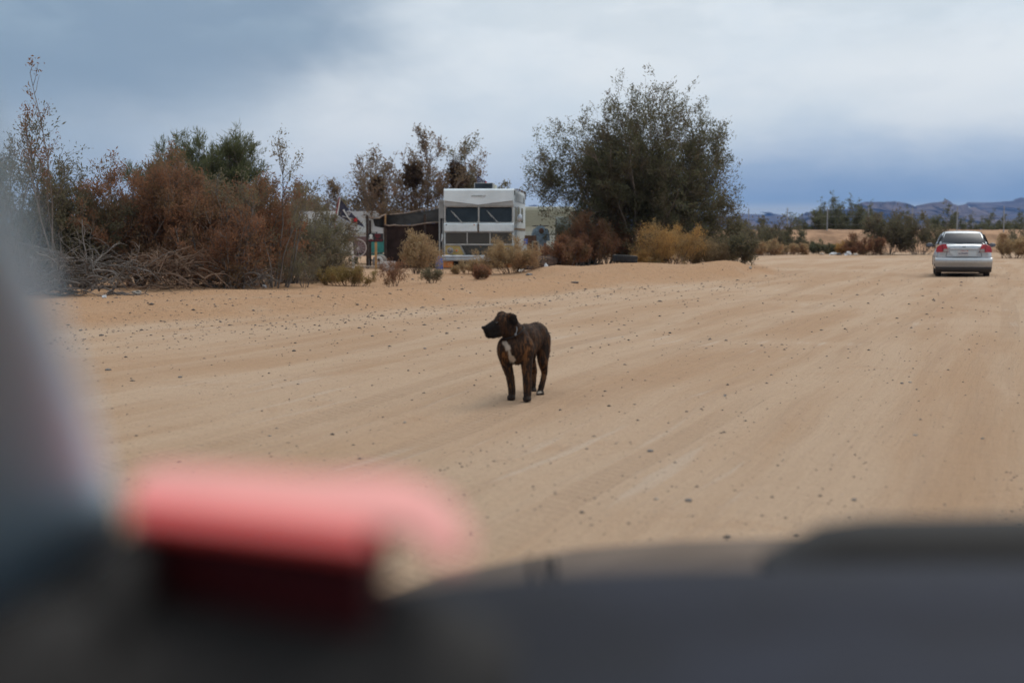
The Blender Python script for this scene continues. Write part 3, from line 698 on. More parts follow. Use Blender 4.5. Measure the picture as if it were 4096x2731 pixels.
INKG = mat('dark_green_letter', (0.05, 0.08, 0.05), 0.6)

def text(name, body, size, mt, parent, loc, rot, ext=0.004, sx_=1.0, shear=0.0):
    c = bpy.data.curves.new(name, 'FONT'); c.body = body; c.size = size; c.extrude = ext; c.align_x = 'CENTER'; c.align_y = 'CENTER'; c.shear = shear
    c.materials.append(mt)
    tmp = bpy.data.objects.new(name + '_tmp', c); COL.objects.link(tmp)
    me = bpy.data.meshes.new_from_object(tmp.evaluated_get(bpy.context.evaluated_depsgraph_get())); bpy.data.objects.remove(tmp); bpy.data.curves.remove(c)
    me.name = name; me.materials.clear(); me.materials.append(mt)
    o = link(name, me, None, parent, loc, rot); o.scale = (sx_, 1, 1); o['kind'] = 'stuff'
    return o
def rrect(x0, x1, z0, z1, r, n=5):
    pts = []
    for cx, cz, a0 in ((x1 - r, z1 - r, 0), (x0 + r, z1 - r, 90), (x0 + r, z0 + r, 180), (x1 - r, z0 + r, 270)):
        for k in range(n): a = math.radians(a0 + 90 * k / (n - 1)); pts.append((cx + r * math.cos(a), cz + r * math.sin(a)))
    return pts
def stroke(mb, p, q, w, y, d=.01):
    """flat bar from p to q in the xz plane at depth y"""
    a = Vector((p[0], p[1])); b = Vector((q[0], q[1])); t_ = (b - a).normalized(); n_ = Vector((-t_.y, t_.x)) * w / 2
    mb.prism([(a + n_)[:], (b + n_)[:], (b - n_)[:], (a - n_)[:]], y, y + d)

def motorhome():
    loc = spot(1915, 50); loc.z = 0.02
    rv = thing('motorhome', 'old white boxy motorhome with split windscreen parked facing the road', 'motorhome', loc, math.radians(-4))
    # local: x to the right in the picture, y away from the viewer, front face at y=0
    W = 1.23
    side = [(0.06, .62), (0.0, .95), (0.0, 1.40), (-.06, 1.44), (-.06, 1.68), (.03, 1.74), (.13, 2.30), (.02, 2.36), (-.04, 2.52), (-.04, 2.86), (.03, 2.92), (6.55, 2.92), (6.62, 2.85), (6.62, .62)]
    b = MB()
    xs = [-W, -W + .04, W - .04, W]
    rings = [[(x, (y + (.03 if abs(x) == W and y < .2 else 0)), z) for y, z in side] for x in xs]
    b.loft(rings, cap=True, smooth=False); b.build('body', RVW, rv, bevel=.02)
    # visor: white upper panel with a shallow V underneath
    b = MB(); b.prism([(-1.22, 2.87), (1.22, 2.87), (1.22, 2.50), (0.0, 2.355), (-1.22, 2.50)], -.075, -.045); b.build('visor_panel', RVW, rv, bevel=.012)
    b = MB(); b.prism([(-1.20, 2.49), (0, 2.345), (1.20, 2.49), (1.20, 2.32), (-1.20, 2.32)], -.055, .02); b.build('visor_recess', RVG, rv)
    b = MB(); b.box((0, .03, 2.298), (2.42, .10, .035)); b.build('windscreen_trim', TRIM, rv, bevel=.006)
    b = MB(); b.box((0, .045, 1.735), (2.42, .10, .025)); b.box((0, .03, 2.02), (.045, .12, .55)); 
    for sx_ in (-1, 1): b.box((sx_ * 1.195, .05, 2.02), (.05, .12, .55))
    b.build('windscreen_frame', TRIM, rv, bevel=.006)
    for x0, x1 in ((-1.165, -.03), (.03, 1.165)):
        b = MB(); r = rrect(x0, x1, 1.755, 2.275, .07)
        ring = lambda yy: [(x, .13 - (2.30 - z) * -.0 + yy + (z - 1.74) * .18 - .13, z) for x, z in r]
        b.loft([ring(.0), ring(.03)], smooth=False); b.build('windscreen', GLASSDK, rv)
    for x in (-.92, .34):   # wipers
        b = MB(); b.tube([(x + .33, -.02, 1.745), (x, .02, 2.10)], .012, 5); b.tube([(x + .12, .0, 1.93), (x - .06, .045, 2.16)], .009, 4); b.tube([(x + .37, -.03, 1.735), (x + .29, -.03, 1.735)], .022, 6); b.build('wiper', TRIM, rv)
    for x0, x1 in ((-1.19, -.035), (.015, 1.19)):
        b = MB(); b.prism([(x0, 1.42), (x1, 1.42), (x1 - .01, 1.70), (x0 + .01, 1.70)], -.115, -.06); b.build('front_band', RVW, rv, bevel=.03)
    b = MB(); b.box((-.012, -.085, 1.56), (.035, .06, .32)); b.build('band_divider', RUST, rv)
    # upper grille: three louvred panels
    for x0, x1 in ((-1.17, -.42), (-.385, .385), (.42, 1.17)):
        b = MB(); b.box(((x0 + x1) / 2, .0, 1.19), (x1 - x0, .03, .39)); g = b.build('grille_panel', BLACK, rv)
        lv = MB()
        for k in range(9): lv.box(((x0 + x1) / 2, -.03, 1.015 + k * .043), (x1 - x0 - .01, .04, .022), rx=.5)
        lv.build('louvre', GRILLE, g)
    b = MB()
    for x in (-.4025, .4025): b.box((x, -.03, 1.19), (.032, .05, .40))
    b.box((0, -.032, .975), (2.38, .05, .04)); b.box((0, -.03, 1.395), (2.38, .05, .018)); b.build('grille_bar', TRIM, rv)
    # lower front
    b = MB(); b.prism([(-.62, .94), (.62, .94), (.44, .61), (-.44, .61)], -.01, .02); g = b.build('lower_grille', BLACK, rv)
    lv = MB()
    for k in range(7):
        z = .635 + k * .045; hw = .45 + (z - .61) * .5; lv.box((0, -.03, z), (2 * hw - .04, .035, .02), rx=.5)
    lv.build('louvre', GRILLE, g)
    for s_ in (-1, 1):
        b = MB(); b.prism([(s_ * 1.18, .93), (s_ * .66, .93), (s_ * .48, .615), (s_ * 1.18, .615)], -.03, .01); pn = b.build('headlamp_panel', MUSTARD, rv, bevel=.008)
        b = MB(); b.disc((s_ * 1.0, -.075, .76), .115, depth=.05, n=22); hl = b.build('headlight', CHROME, rv)
        b = MB(); b.ball((s_ * 1.0, -.072, .76), (.097, .03, .097), 18, 8); b.build('lens', LAMP, hl)
        b = MB(); b.disc((s_ * .775, -.065, .76), .062, depth=.04, n=18); tl = b.build('indicator', CHROME, rv)
        b = MB(); b.ball((s_ * .775, -.064, .76), (.045, .02, .045), 14, 6); b.build('lens', AMBER if s_ < 0 else LAMP, tl)
        b = MB(); b.tube([(s_ * .66, -.035, .93), (s_ * .485, -.035, .61)], .016, 6); b.build('panel_edge', TRIM, rv)
    b = MB(); b.loft([[(x, y - .16, z) for y, z in ((0, .39), (-.03, .42), (-.03, .47), (-.012, .49), (-.03, .51), (-.03, .57), (0, .60), (.16, .60), (.16, .39))] for x in (-1.29, -1.2, 1.2, 1.29)], smooth=False); bp = b.build('bumper', CHROME, rv, bevel=.008)
    b = MB(); b.box((.02, -.205, .50), (.33, .012, .16)); b.build('licence_plate', mat('plate_white', (.62, .64, .66), .5), bp)
    for s_ in (-1, 1): b = MB(); b.box((s_ * 1.07, -.05, .275), (.34, .16, .22)); b.build('apron', ORANGE, rv, bevel=.02)
    b = MB(); b.box((0, .3, .36), (2.2, .4, .25)); b.box((0, 3.3, .45), (1.6, 6.3, .22)); b.build('chassis', BLACK, rv)
    for x in (-.98, .98):
        for y in (.75, 5.0):
            b = MB(); wheel_pts(b, .36, .20, 0.13); w = b.build('wheel', RUBBER, rv, loc=(x, y, .34))
            b = MB(); b.disc((-.105 if x < 0 else .07, 0, 0), .2, axis='X', depth=.035, n=16); b.build('rim', CHROME, w)
    for x, mt in ((-.33, AMBER), (0, REDL), (.32, GLASSDK)):
        b = MB(); b.ball((x, -.045, 2.83), (.032, .028, .022), 10, 6); b.build('marker_light', mt, rv)
    b = MB(); b.box((-1.21, -.02, 2.80), (.05, .06, .09)); b.build('corner_lamp', RUST, rv)
    for x, mt in ((-1.13, GLASSDK), (-.15, AMBER)):
        b = MB(); b.ball((x, -.12, 1.665), (.03, .02, .018), 8, 5); b.build('marker_light', mt, rv)
    b = MB(); b.prism([(-.29, 2.70), (.29, 2.70), (.22, 2.615), (-.22, 2.615)], -.085, -.072); nb = b.build('badge', mat('badge_white', (.78, .80, .82), .4), rv)
    text('lettering', 'WINNEBAGO', .082, INKG, nb, (0, -.088, 2.66), (math.pi / 2, 0, 0), .002, 1.0, .2)
    # roof: cooler, rack
    b = MB(); b.box((.12, 1.0, 3.03), (.68, .75, .23)); ac = b.build('roof_cooler', RVG, rv, bevel=.02)
    b = MB(); b.box((.12, .615, 3.035), (.62, .02, .185)); b.build('cooler_face', GLASSDK, ac)
    b = MB(); b.box((.50, 1.1, 3.0), (.07, .3, .16)); b.build('roof_vent', mat('vent_cream', (.62, .60, .48), .6), rv)
    b = MB()
    for x in (.55, 1.2):
        b.tube([(x, 3.4, 3.0), (x, 6.5, 3.0)], .022, 5)
        for y in (3.4, 4.4, 5.4, 6.5): b.tube([(x, y, 2.9), (x, y, 3.0)], .018, 5)
    for y in (3.4, 6.5): b.tube([(.55, y, 3.0), (1.2, y, 3.0)], .022, 5)
    b.box((1.22, 6.45, 2.86), (.10, .06, .32)); b.build('roof_rack', RUST, rv)
    # driver's side, seen at the right of the front
    xs_ = W + .004
    b = MB(); b.box((xs_, 1.0, 2.0), (.02, 1.1, .52)); b.build('cab_window', GLASSDK, rv)
    b = MB(); b.box((xs_ + .008, 1.0, 2.285), (.02, 1.2, .035)); b.box((xs_ + .008, 1.0, 1.72), (.02, 1.2, .035))
    for y in (.42, .95, 1.58): b.box((xs_ + .008, y, 2.0), (.02, .04, .54))
    b.build('window_frame', TRIM, rv)
    for y in (2.6, 4.6):
        b = MB(); b.box((xs_, y, 2.05), (.02, .95, .55)); b.build('side_window', GLASSDK, rv)
    b = MB(); b.box((xs_ + .003, 3.3, 1.52), (.02, 6.3, .075)); b.build('side_stripe', BROWN, rv)
    b = MB(); b.box((xs_ + .002, 3.4, 2.66), (.018, 6.0, .30)); b.build('side_panel', mat('weathered_blue_grey', (.40, .46, .50), .6, var=.2, vscale=2), rv)
    for c_, d_ in (((xs_ + .012, .25, 2.78), (.03, .08, .16)), ((xs_ + .012, 5.3, 2.62), (.03, .1, .2))): b = MB(); b.box(c_, d_); b.build('side_vent', BLACK, rv)
    b = MB(); b.tube([(W, .25, 1.74), (W + .2, .12, 1.78), (W + .22, .1, 1.9)], .012, 5); mr = b.build('mirror', TRIM, rv)
    b = MB(); b.ball((W + .22, .08, 1.90), (.09, .03, .14), 14, 8); b.build('mirror_head', CHROME, mr)
    b = MB(); b.box((xs_, .75, 1.05), (.02, .95, 1.2)); b.build('cab_door', mat('faded_blue_door', (.40, .46, .50), .55, var=.25, vscale=3), rv)
    # passenger's side: rolled awning and its arms
    b = MB(); b.box((-W - .10, .55, 1.45), (.05, .05, 2.2)); b.box((-W - .20, .4, 1.45), (.05, .05, 2.2))
    b.box((-W - .13, .5, 2.2), (.16, .22, .62)); b.box((-W - .11, .5, 2.50), (.2, .3, .08)); b.build('awning_arm', RVG, rv, bevel=.008)
    b = MB(); b.box((-W - .12, .62, 1.25), (.10, .16, 1.35)); b.build('awning_cover', BLACK, rv)
    b = MB(); b.tube([(-W - .06, -.02, 1.34), (-W - .05, -.03, 1.22), (-W - .09, -.02, 1.08)], [.02, .03, .012], 6); b.build('hanging_cord', RVW, rv)
    return rv

def wheel_pts(b, R, w, ri):
    prof = [(ri, -w * .42), (R * .80, -w * .5), (R * .95, -w * .46), (R, -w * .34), (R, w * .34), (R * .95, w * .46), (R * .80, w * .5), (ri, w * .42)]
    rings = []
    for k in range(28):
        a = 2 * math.pi * k / 28; rings.append([(x, r_ * math.cos(a), r_ * math.sin(a)) for r_, x in prof])
    b.loft(rings, cap=False, loop=True)
motorhome()

# small flag on the motorhome roof
def cloth(name, A, B, C, D_, mt, parent, nu=16, nv=10, wav=.03, nw=2.2, thick=.006):
    """bilinear cloth A-B hoist (top, bottom), C-D fly (top, bottom), rippled towards the viewer"""
    def S(u, v, off=0.0):
        p = (A * (1 - v) + B * v) * (1 - u) + (C * (1 - v) + D_ * v) * u
        return p + Vector((0, wav * math.sin(u * nw * 6.28 + v * 2.0) * min(1, u * 3) - off, -wav * .6 * math.sin(u * 3.14)))
    return S
def sheet(S, u0, u1, v0, v1, nu, nv, off, th=.006):
    b = MB(); vs = []; fs = []
    for o_ in (off, off - th):
        for i in range(nu + 1):
            for j in range(nv + 1): vs.append(S(u0 + (u1 - u0) * i / nu, v0 + (v1 - v0) * j / nv, o_))
    k = (nu + 1) * (nv + 1)
    for i in range(nu):
        for j in range(nv):
            a = i * (nv + 1) + j; q = (a, a + 1, a + nv + 2, a + nv + 1); fs.append(q); fs.append(tuple(x + k for x in q[::-1]))
    b.add(vs, fs, True); return b
NAVY = mat('navy_cloth', (.035, .035, .10), .85, var=.25, vscale=8)
FLAGB = mat('faded_black_cloth', (.040, .038, .062), .85, var=.35, vscale=5)
WHITEC = mat('white_cloth', (.62, .62, .60), .85)
REDC = mat('red_cloth', (.48, .03, .03), .85)
D0 = 51.5
fl = thing('roof_flag', 'small blue starred flag on the motorhome roof behind the cooler', 'flag', at(1906, 758, D0))
fo = Vector(fl.location)
b = MB(); b.tube([at(1906, 760, D0) - fo, at(1906, 702, D0) - fo], .010, 5); b.build('pole', RUST, fl)
S = cloth('f', at(1908, 703, D0) - fo, at(1908, 732, D0) - fo, at(1948, 728, D0) - fo, at(1942, 742, D0) - fo, None, None, wav=.02)
sheet(S, 0, .85, 0, 1, 8, 6, 0).build('canton', NAVY, fl)
st = MB()
for i in range(6):
    for j in range(4):
        c = S(.08 + .12 * i, .15 + .22 * j + (.1 if i % 2 else 0), .012); st.ball(c, (.013, .004, .013), 6, 4)
tag(st.build('star_print', WHITEC, fl), kind='stuff')
sheet(S, .85, 1.0, 0, .5, 3, 3, 0).build('red_stripe', REDC, fl)
sheet(S, .85, 1.05, .5, 1, 3, 3, 0).build('white_stripe', WHITEC, fl)

# ------------------------------------------------------------------ camp left of the motorhome
def whole(name, label, cat, mb, mt, loc, rz=0, bevel=0.0):
    o = mb.build(name, mt, None, loc, (0, 0, rz), bevel=bevel); return tag(o, label, cat)
SHADE = mat('shade_cloth', (.040, .026, .022), .95, spec=.1, var=.3, vscale=2.5)
SHADE_T = mat('shade_cloth_top', (.035, .032, .030), .95, spec=.1, var=.3, vscale=2.5)
TIMBER = mat('dark_timber', (.055, .035, .026), .85, var=.3)
PINE = mat('sunbleached_pine', (.42, .24, .10), .8, var=.25, vscale=4)
PALEP = mat('pale_batten', (.27, .20, .155), .8, var=.25, vscale=4)
def shelter():
    D = 51.0; o_ = spot(1620, D); sh = thing('shade_shelter', 'dark shade-cloth shelter on timber posts beside the motorhome', 'shelter', o_)
    def q(px, py, dd=0): return at(px, py, D + dd) - o_
    zb = -.05
    def post(px, ytop, w, mt, dd=0):
        t_ = q(px, ytop, dd); b = MB(); b.box((t_.x, t_.y, (t_.z + zb) / 2), (w, w, t_.z - zb)); b.build('post', mt, sh)
    post(1469, 862, .09, TIMBER); post(1543, 860, .09, PALEP, .4) if False else None
    post(1541, 862, .10, TIMBER, .35); post(1700, 858, .09, TIMBER, .35); post(1760, 850, .08, TIMBER, 1.8); post(1480, 880, .08, TIMBER, 2.6)
    # battens (folded edge) and cloth panels
    def bar(a, c, r, mt, nm): b = MB(); b.tube([a, a.lerp(c, .3) + Vector((0, 0, -.035)), a.lerp(c, .65) + Vector((0, 0, .01)), c], r * .72, 6); b.build(nm, mt, sh)
    bar(q(1472, 866), q(1500, 872), .035, PALEP, 'batten'); bar(q(1504, 873), q(1544, 858, .3), .04, PALEP, 'batten')
    bar(q(1541, 857, .28), q(1541, 898, .28), .045, PINE, 'batten'); bar(q(1537, 898, .25), q(1600, 903, .25), .04, PALEP, 'batten'); bar(q(1600, 903, .25), q(1765, 888, .3), .032, PALEP, 'batten')
    bar(q(1560, 858, .3), q(1768, 828, 1.2), .03, PALEP, 'batten')
    def panel(c4, mt, nm, sag=.06, n=10):
        A, B, C, E = c4
        def S(u, v, off=0.0):
            p = (A * (1 - v) + B * v) * (1 - u) + (C * (1 - v) + E * v) * u
            return p + Vector((0, .05 * math.sin(u * 9 + v) - off, -sag * math.sin(u * 3.14) * (1 - v * .5)))
        sheet(S, 0, 1, 0, 1, n, 6, 0).build(nm, mt, sh)
    panel((q(1541, 904, .33), q(1541, 1078, .33), q(1768, 892, .35), q(1768, 1080, .35)), SHADE, 'cloth_wall', .0)
    panel((q(1548, 860, .36), q(1545, 900, .34), q(1766, 832, 1.2), q(1768, 888, .4)), SHADE_T, 'cloth_valance', .05)
    panel((q(1492, 876, .1), q(1498, 905, .1), q(1540, 862, .33), q(1537, 912, .33)), SHADE_T, 'cloth_flap', .02)
    panel((q(1472, 866, .02), q(1480, 868, 2.6), q(1541, 862, .35), q(1760, 852, 2.4)), SHADE_T, 'cloth_roof', .05)
    b = MB(); 
    for k, (x0, x1) in enumerate(((1455, 1500), (1462, 1545))):
        b.tube([q(1478, 868 + k * 5), q(1400 + k * 22, 960 + k * 6, -.6)], .006, 4)
    b.build('guy_rope', mat('rope_dark', (.03, .035, .03), .9), sh)
shelter()

def trailer_left():
    D = 60.0; o_ = spot(1390, D); tr = thing('travel_trailer', 'white travel trailer with a small window behind the pirate flag', 'trailer', o_)
    b = MB(); sec = [(-3.0, .45), (-3.1, .9), (-3.1, 1.75), (-2.95, 2.12), (-2.6, 2.2), (1.2, 2.2), (1.42, 2.08), (1.5, 1.7), (1.5, .9), (1.35, .45)]
    b.loft([[(x, y, z) for x, z in sec] for y in (0, .05, 2.15, 2.2)], smooth=False); b.build('body', mat('trailer_white', (.56, .57, .58), .5, var=.12, vscale=2, dirt=((.36, .31, .26), .3, 1.6, .8, .5)), tr, bevel=.04)
    b = MB(); b.box((-.8, -.012, 1.22), (4.3, .02, .05)); b.build('side_stripe', mat('cream_stripe', (.50, .46, .38), .6), tr)
    for x, w in ((.72, .55), (-1.4, .7)):
        b = MB(); b.box((x, -.012, 1.55), (w + .12, .03, .56)); fr = b.build('window', TRIM, tr)
        b = MB(); b.box((x, -.03, 1.55), (w, .02, .46)); b.build('pane', mat('hazy_window', (.62, .66, .66), .25), fr)
    b = MB(); b.box((-.3, -.015, 1.78), (1.5, .03, .38)); b.build('awning_shade', mat('grey_vinyl', (.33, .35, .38), .7), tr)
    for x in (-1.2, .3):
        b = MB(); wheel_pts(b, .34, .2, .15); b.build('wheel', RUBBER, tr, (x, .15, .33))
    b = MB(); b.box((-.8, 1.1, .42), (4.2, 2.0, .12)); b.build('chassis', BLACK, tr)
trailer_left()
def trailer_right():
    D = 60.5; o_ = spot(2200, D); tr = thing('travel_trailer', 'cream ribbed trailer right of the motorhome behind the branches', 'trailer', o_)
    b = MB(); b.box((-.1, 1.2, 1.38), (2.35, 2.4, 1.95), bev=.08); b.build('body', mat('trailer_cream', (.50, .50, .41), .55, var=.1, vscale=2), tr)
    b = MB()
    for k in range(11): b.tube([(-1.26, -.01, 1.55 + k * .065), (1.05, -.01, 1.55 + k * .065)], .016, 5)
    b.build('rib', mat('trailer_rib', (.46, .47, .36), .55), tr)
    b = MB(); b.box((-.1, -.015, 1.0), (2.3, .02, .62)); b.build('lower_panel', mat('trailer_pale', (.52, .55, .50), .55, var=.08), tr)
    for x in (-.7, .6):
        b = MB(); wheel_pts(b, .33, .2, .15); b.build('wheel', RUBBER, tr, (x, .3, .32))
    b = MB(); b.box((-.1, 1.2, .40), (2.0, 2.2, .12)); b.build('chassis', BLACK, tr)
trailer_right()

def pirate():
    D = 49.5; o_ = spot(1346, D); fg = thing('pirate_flag', 'ragged dark skull-and-crossbones flag blowing on a leaning pole', 'flag', o_)
    def q(px, py, dd=0): return at(px, py, D + dd) - o_
    b = MB(); b.tube([Vector((-.08, 0, -.1)), q(1340, 880), q(1358, 788)], [.028, .024, .018], 6); b.build('pole', mat('painted_pole', (.28, .05, .05), .6, var=.3, vscale=10), fg)
    S = cloth('f', q(1359, 793), q(1348, 859), q(1450, 896), q(1458, 909), None, None, wav=.06, nw=1.3)
    sheet(S, 0, 1, 0, 1, 22, 14, 0).build('cloth', FLAGB, fg)
    sheet(S, 0, .035, 0, 1, 2, 10, .012).build('hoist_band', WHITEC, fg)
    def bone(u0, v0, u1, v1, w):
        b = MB(); n = 8; pts = [S(u0 + (u1 - u0) * k / n, v0 + (v1 - v0) * k / n, .022) for k in range(n + 1)]
        b.tube(pts, [w * 1.5, w] + [w * .8] * (n - 3) + [w, w * 1.5], 6); return b
    bone(.20, .42, .52, .86, .024).build('bone', WHITEC, fg); bone(.20, .90, .58, .55, .022).build('bone', mat('grey_print', (.34, .33, .33), .85), fg)
    b = MB(); c = S(.40, .28, .02); b.ball(c, (.085, .012, .075), 12, 8); b.ball(c + Vector((0, 0, -.08)), (.05, .011, .035), 10, 6); sk = b.build('skull', mat('grey_print', (.34, .33, .33), .85), fg)
    for dx in (-.03, .03): b = MB(); b.ball(c + Vector((dx, -.012, .0)), (.02, .006, .02), 8, 5); b.build('eye_socket', FLAGB, sk)
    b = MB(); c = S(.69, .42, .02); b.prism([(c.x + r_ * math.cos(a), c.z + r_ * math.sin(a)) for k in range(10) for r_, a in [((.10 if k % 2 == 0 else .045), math.radians(36 * k + 10))]], c.y - .02, c.y - .008); b.build('red_print', REDC, fg)
pirate()

def sign():
    D = 48.5; o_ = spot(1503, D); sg = thing('warning_sign', 'black sign with a white skull and red lettering on a wooden post', 'sign', o_)
    top = at(1505, 966, D) - o_
    b = MB(); b.box((0, .03, (top.z - .1) / 2), (.075, .06, top.z + .1)); b.build('post', PINE, sg)
    def q(px, py): v = at(px, py, D) - o_; return (v.x, v.z)
    (x0, z1), (x1, z0) = q(1474, 934), q(1533, 968)
    b = MB(); b.box(((x0 + x1) / 2, 0, (z0 + z1) / 2), (x1 - x0, .03, z1 - z0)); bd = b.build('board', mat('sign_black', (.022, .021, .024), .7), sg)
    (a0, c1), (a1, c0) = q(1482, 927), q(1510, 933.8)
    b = MB(); b.box(((a0 + a1) / 2, 0, (c0 + c1) / 2), (a1 - a0, .03, c1 - c0 - .004)); b.build('top_board', mat('sign_black', (0, 0, 0)), sg)
    cx, cz = q(1484, 944)
    b = MB(); b.ball((cx, -.017, cz), (.06, .008, .06), 12, 6); b.ball((cx, -.017, cz - .065), (.035, .008, .025), 10, 5)
    stroke(b, (cx - .08, cz - .115), (cx + .08, cz - .06), .016, -.022, .006); stroke(b, (cx - .08, cz - .06), (cx + .08, cz - .115), .016, -.030, .006)
    b.build('skull', WHITEC, bd)
    RS = mat('sign_red', (.20, .015, .024), .6)
    r_ = random.Random(4)
    def line(px0, px1, py, h, nm, gaps):
        b = MB(); (u0, w0), (u1, _) = q(px0, py), q(px1, py); n = len(gaps); cw = (u1 - u0) / n
        for k, g in enumerate(gaps):
            if g == ' ': continue
            c = u0 + cw * (k + .5); hw = cw * .36
            stroke(b, (c - hw, w0 - h / 2), (c - hw, w0 + h / 2), cw * .26, -.022, .006)
            stroke(b, (c - hw, w0 + h / 2 * r_.choice((1, 0))), (c + hw, w0 + h / 2 * r_.choice((1, 0, -1)) * .95), cw * .24, -.0285, .006)
            if r_.random() < .7: stroke(b, (c + hw, w0 - h / 2), (c + hw, w0 + h / 2), cw * .26, -.0222, .006)
        b.build(nm, RS, bd)
    line(1500, 1523, 938.5, .055, 'red_letters', 'xxxxx'); line(1500, 1523, 945, .045, 'red_letters', 'xxxxxx'); line(1505, 1519, 951, .05, 'red_letters', 'xxx'); line(1476, 1531, 961, .06, 'red_letters', 'xxxxx xxxx xxx')
    b = MB()
    for k, px in enumerate((1488, 1493, 1498, 1503)):
        u, w = q(px, 930.3); b.box((u, -.019, w), (.022, .008, .035))
    b.build('white_letters', WHITEC, sg)
sign()

def bicycle():
    D = 47.5; o_ = spot(1407, D); bk = thing('bicycle', 'old bicycle leaning behind the post in front of the white trailer', 'bicycle', o_)
    STEEL = mat('bike_frame', (.10, .035, .03), .5); 
    def q(px, py): return at(px, py, D) - o_
    for px, py, mt in ((1382, 984, RUBBER), (1430, 992, mat('pale_tyre', (.38, .32, .30), .8))):
        c = q(px, py); R = .29
        b = MB(); b.tube([c + Vector((R * math.cos(a), 0.05 * math.sin(a), R * math.sin(a))) for a in [2 * math.pi * k / 30 for k in range(30)]], .021, 6, closed=True); w = b.build('wheel', mt, bk)
        b = MB()
        for k in range(14):
            a = 2 * math.pi * k / 14; b.tube([c, c + Vector((R * math.cos(a), 0.05 * math.sin(a), R * math.sin(a)))], .0035, 3)
        b.tube([c + Vector((0, -.04, 0)), c + Vector((0, .04, 0))], .022, 8); b.build('spoke', TRIM, w)
    f = q(1382, 984); r_ = q(1430, 992); bb = (f + r_) / 2 + Vector((0, 0, .0)); seat = bb + Vector((.1, 0, .48)); head = f + Vector((.12, 0, .5))
    b = MB()
    for a_, c_ in ((f, head), (head, bb), (bb, seat), (head + Vector((0, 0, -.05)), seat + Vector((0, 0, -.08))), (bb, r_), (r_, seat)): b.tube([a_, c_], .016, 6)
    b.build('frame', STEEL, bk)
    b = MB(); b.box(seat + Vector((.02, 0, .05)), (.24, .12, .05), bev=.02); b.build('saddle', BLACK, bk)
    b = MB(); b.tube([head + Vector((0, 0, .06)), head + Vector((-.02, 0, .12)), head + Vector((.06, -.22, .13))], .012, 5); b.tube([head + Vector((-.02, 0, .12)), head + Vector((.06, .22, .13))], .012, 5); b.build('handlebar', TRIM, bk)
bicycle()

def chair(name, label, px, D, w, seat_z, h, mt, frame, rz):
    o_ = spot(px, D); c = thing(name, label, 'chair', o_, rz)
    b = MB(); b.box((0, 0, seat_z), (w, .45, .05), bev=.015); b.build('seat', mt, c)
    b = MB(); b.box((0, .26, seat_z + (h - seat_z) / 2 + .04), (w, .04, h - seat_z - .06), rx=-.18, bev=.012); b.build('backrest', mt, c)
    for sx_ in (-1, 1):
        for sy in (-1, 1):
            b = MB(); b.tube([(sx_ * (w / 2 - .02), sy * .2, seat_z), (sx_ * (w / 2), sy * .27, -.02)], .016, 6); b.build('leg', frame, c)
        b = MB(); b.tube([(sx_ * (w / 2 + .03), -.2, seat_z), (sx_ * (w / 2 + .03), -.18, seat_z + .22), (sx_ * (w / 2 + .03), .25, seat_z + .22)], .018, 6); b.build('armrest', frame, c)
chair('camp_chair', 'teal canvas camp chair behind the sign post', 1512, 55, .70, .45, 1.02, mat('teal_canvas', (.05, .22, .19), .8, var=.15), mat('white_frame', (.55, .55, .55), .5), .1)
chair('armchair', 'brownish-red armchair in front of the white trailer', 1438, 56, .72, .42, 1.15, mat('maroon_vinyl', (.15, .085, .08), .8, var=.2), mat('maroon_frame', (.10, .045, .04), .8), -.1)
# posts and odds and ends
b = MB(); b.box((0, 0, .47), (.075, .07, .98), ry=-.07); o = whole('fence_post', 'short white-and-orange leaning post in front of the bicycle', 'post', b, mat('post_white', (.50, .47, .44), .8, var=.2), spot(1410, 45.5))
b2 = MB(); b2.box((-.062, -.002, 1.03), (.08, .075, .15), ry=-.07); b2.build('post_cap', mat('orange_tip', (.36, .12, .04), .8), o)
o_ = spot(1532, 50); tk = thing('gas_cylinder', 'round white-fronted gas cylinder lying below the sign', 'cylinder', o_)
b = MB(); b.tube([(-.12, -.35, .27), (-.12, -.3, .27), (-.12, .35, .27), (-.12, .42, .27)], [.14, .24, .24, .12], 18); b.build('tank', mat('dusty_tank', (.20, .17, .15), .7, var=.3), tk)
b = MB(); b.tube([(-.12, -.37, .30), (-.12, -.352, .30)], [.13, .15], 16); b.build('end_cap', mat('cap_white', (.55, .53, .50), .7), tk)
b = MB(); b.tube([(-.12, -.40, .33), (-.12, -.36, .33)], .05, 10); b.build('valve', BLACK, tk)
for px, lab in ((1562, 'left of two small orange cans by the shelter wall'), (1580, 'right of two small orange cans by the shelter wall')):
    b = MB(); b.tube([(0, 0, -.02), (0, 0, .02), (0, 0, .2), (0, 0, .215)], [.06, .066, .066, .05], 12); c_ = whole('paint_can', lab, 'can', b, mat('can_orange', (.30, .12, .05), .6), spot(px, 50.2))
    b = MB(); b.tube([(-.066, 0, .17), (-.04, 0, .26), (.04, 0, .26), (.066, 0, .17)], .004, 4); b.build('handle', TRIM, c_)
b = MB(); b.box((0, 0, .14), (.40, .28, .32), rz=.12, bev=.01); whole('concrete_block', 'pale rectangular block on the sand in front of the shelter', 'block', b, mat('pale_block', (.48, .45, .43), .85, var=.1), spot(1555, 45))
b = MB(); b.tube([(0, 0, -.02), (0, 0, .03), (0, 0, .36), (.0, 0, .40), (0, 0, .46)], [.12, .13, .13, .06, .045], 12); jg = whole('water_jug', 'bright blue plastic jug beside the motorhome front wheel', 'jug', b, mat('blue_plastic', (.015, .12, .50), .4), spot(1757, 49))
b = MB(); b.box((0, 0, .1), (1.7, .5, .06), rz=.05); b.box((-.7, 0, .03), (.1, .45, .14)); b.box((.7, 0, .03), (.1, .45, .14)); whole('plank_step', 'low weathered plank platform in front of the shelter', 'platform', b, mat('grey_plank', (.30, .24, .19), .85, var=.2), spot(1480, 49.2))
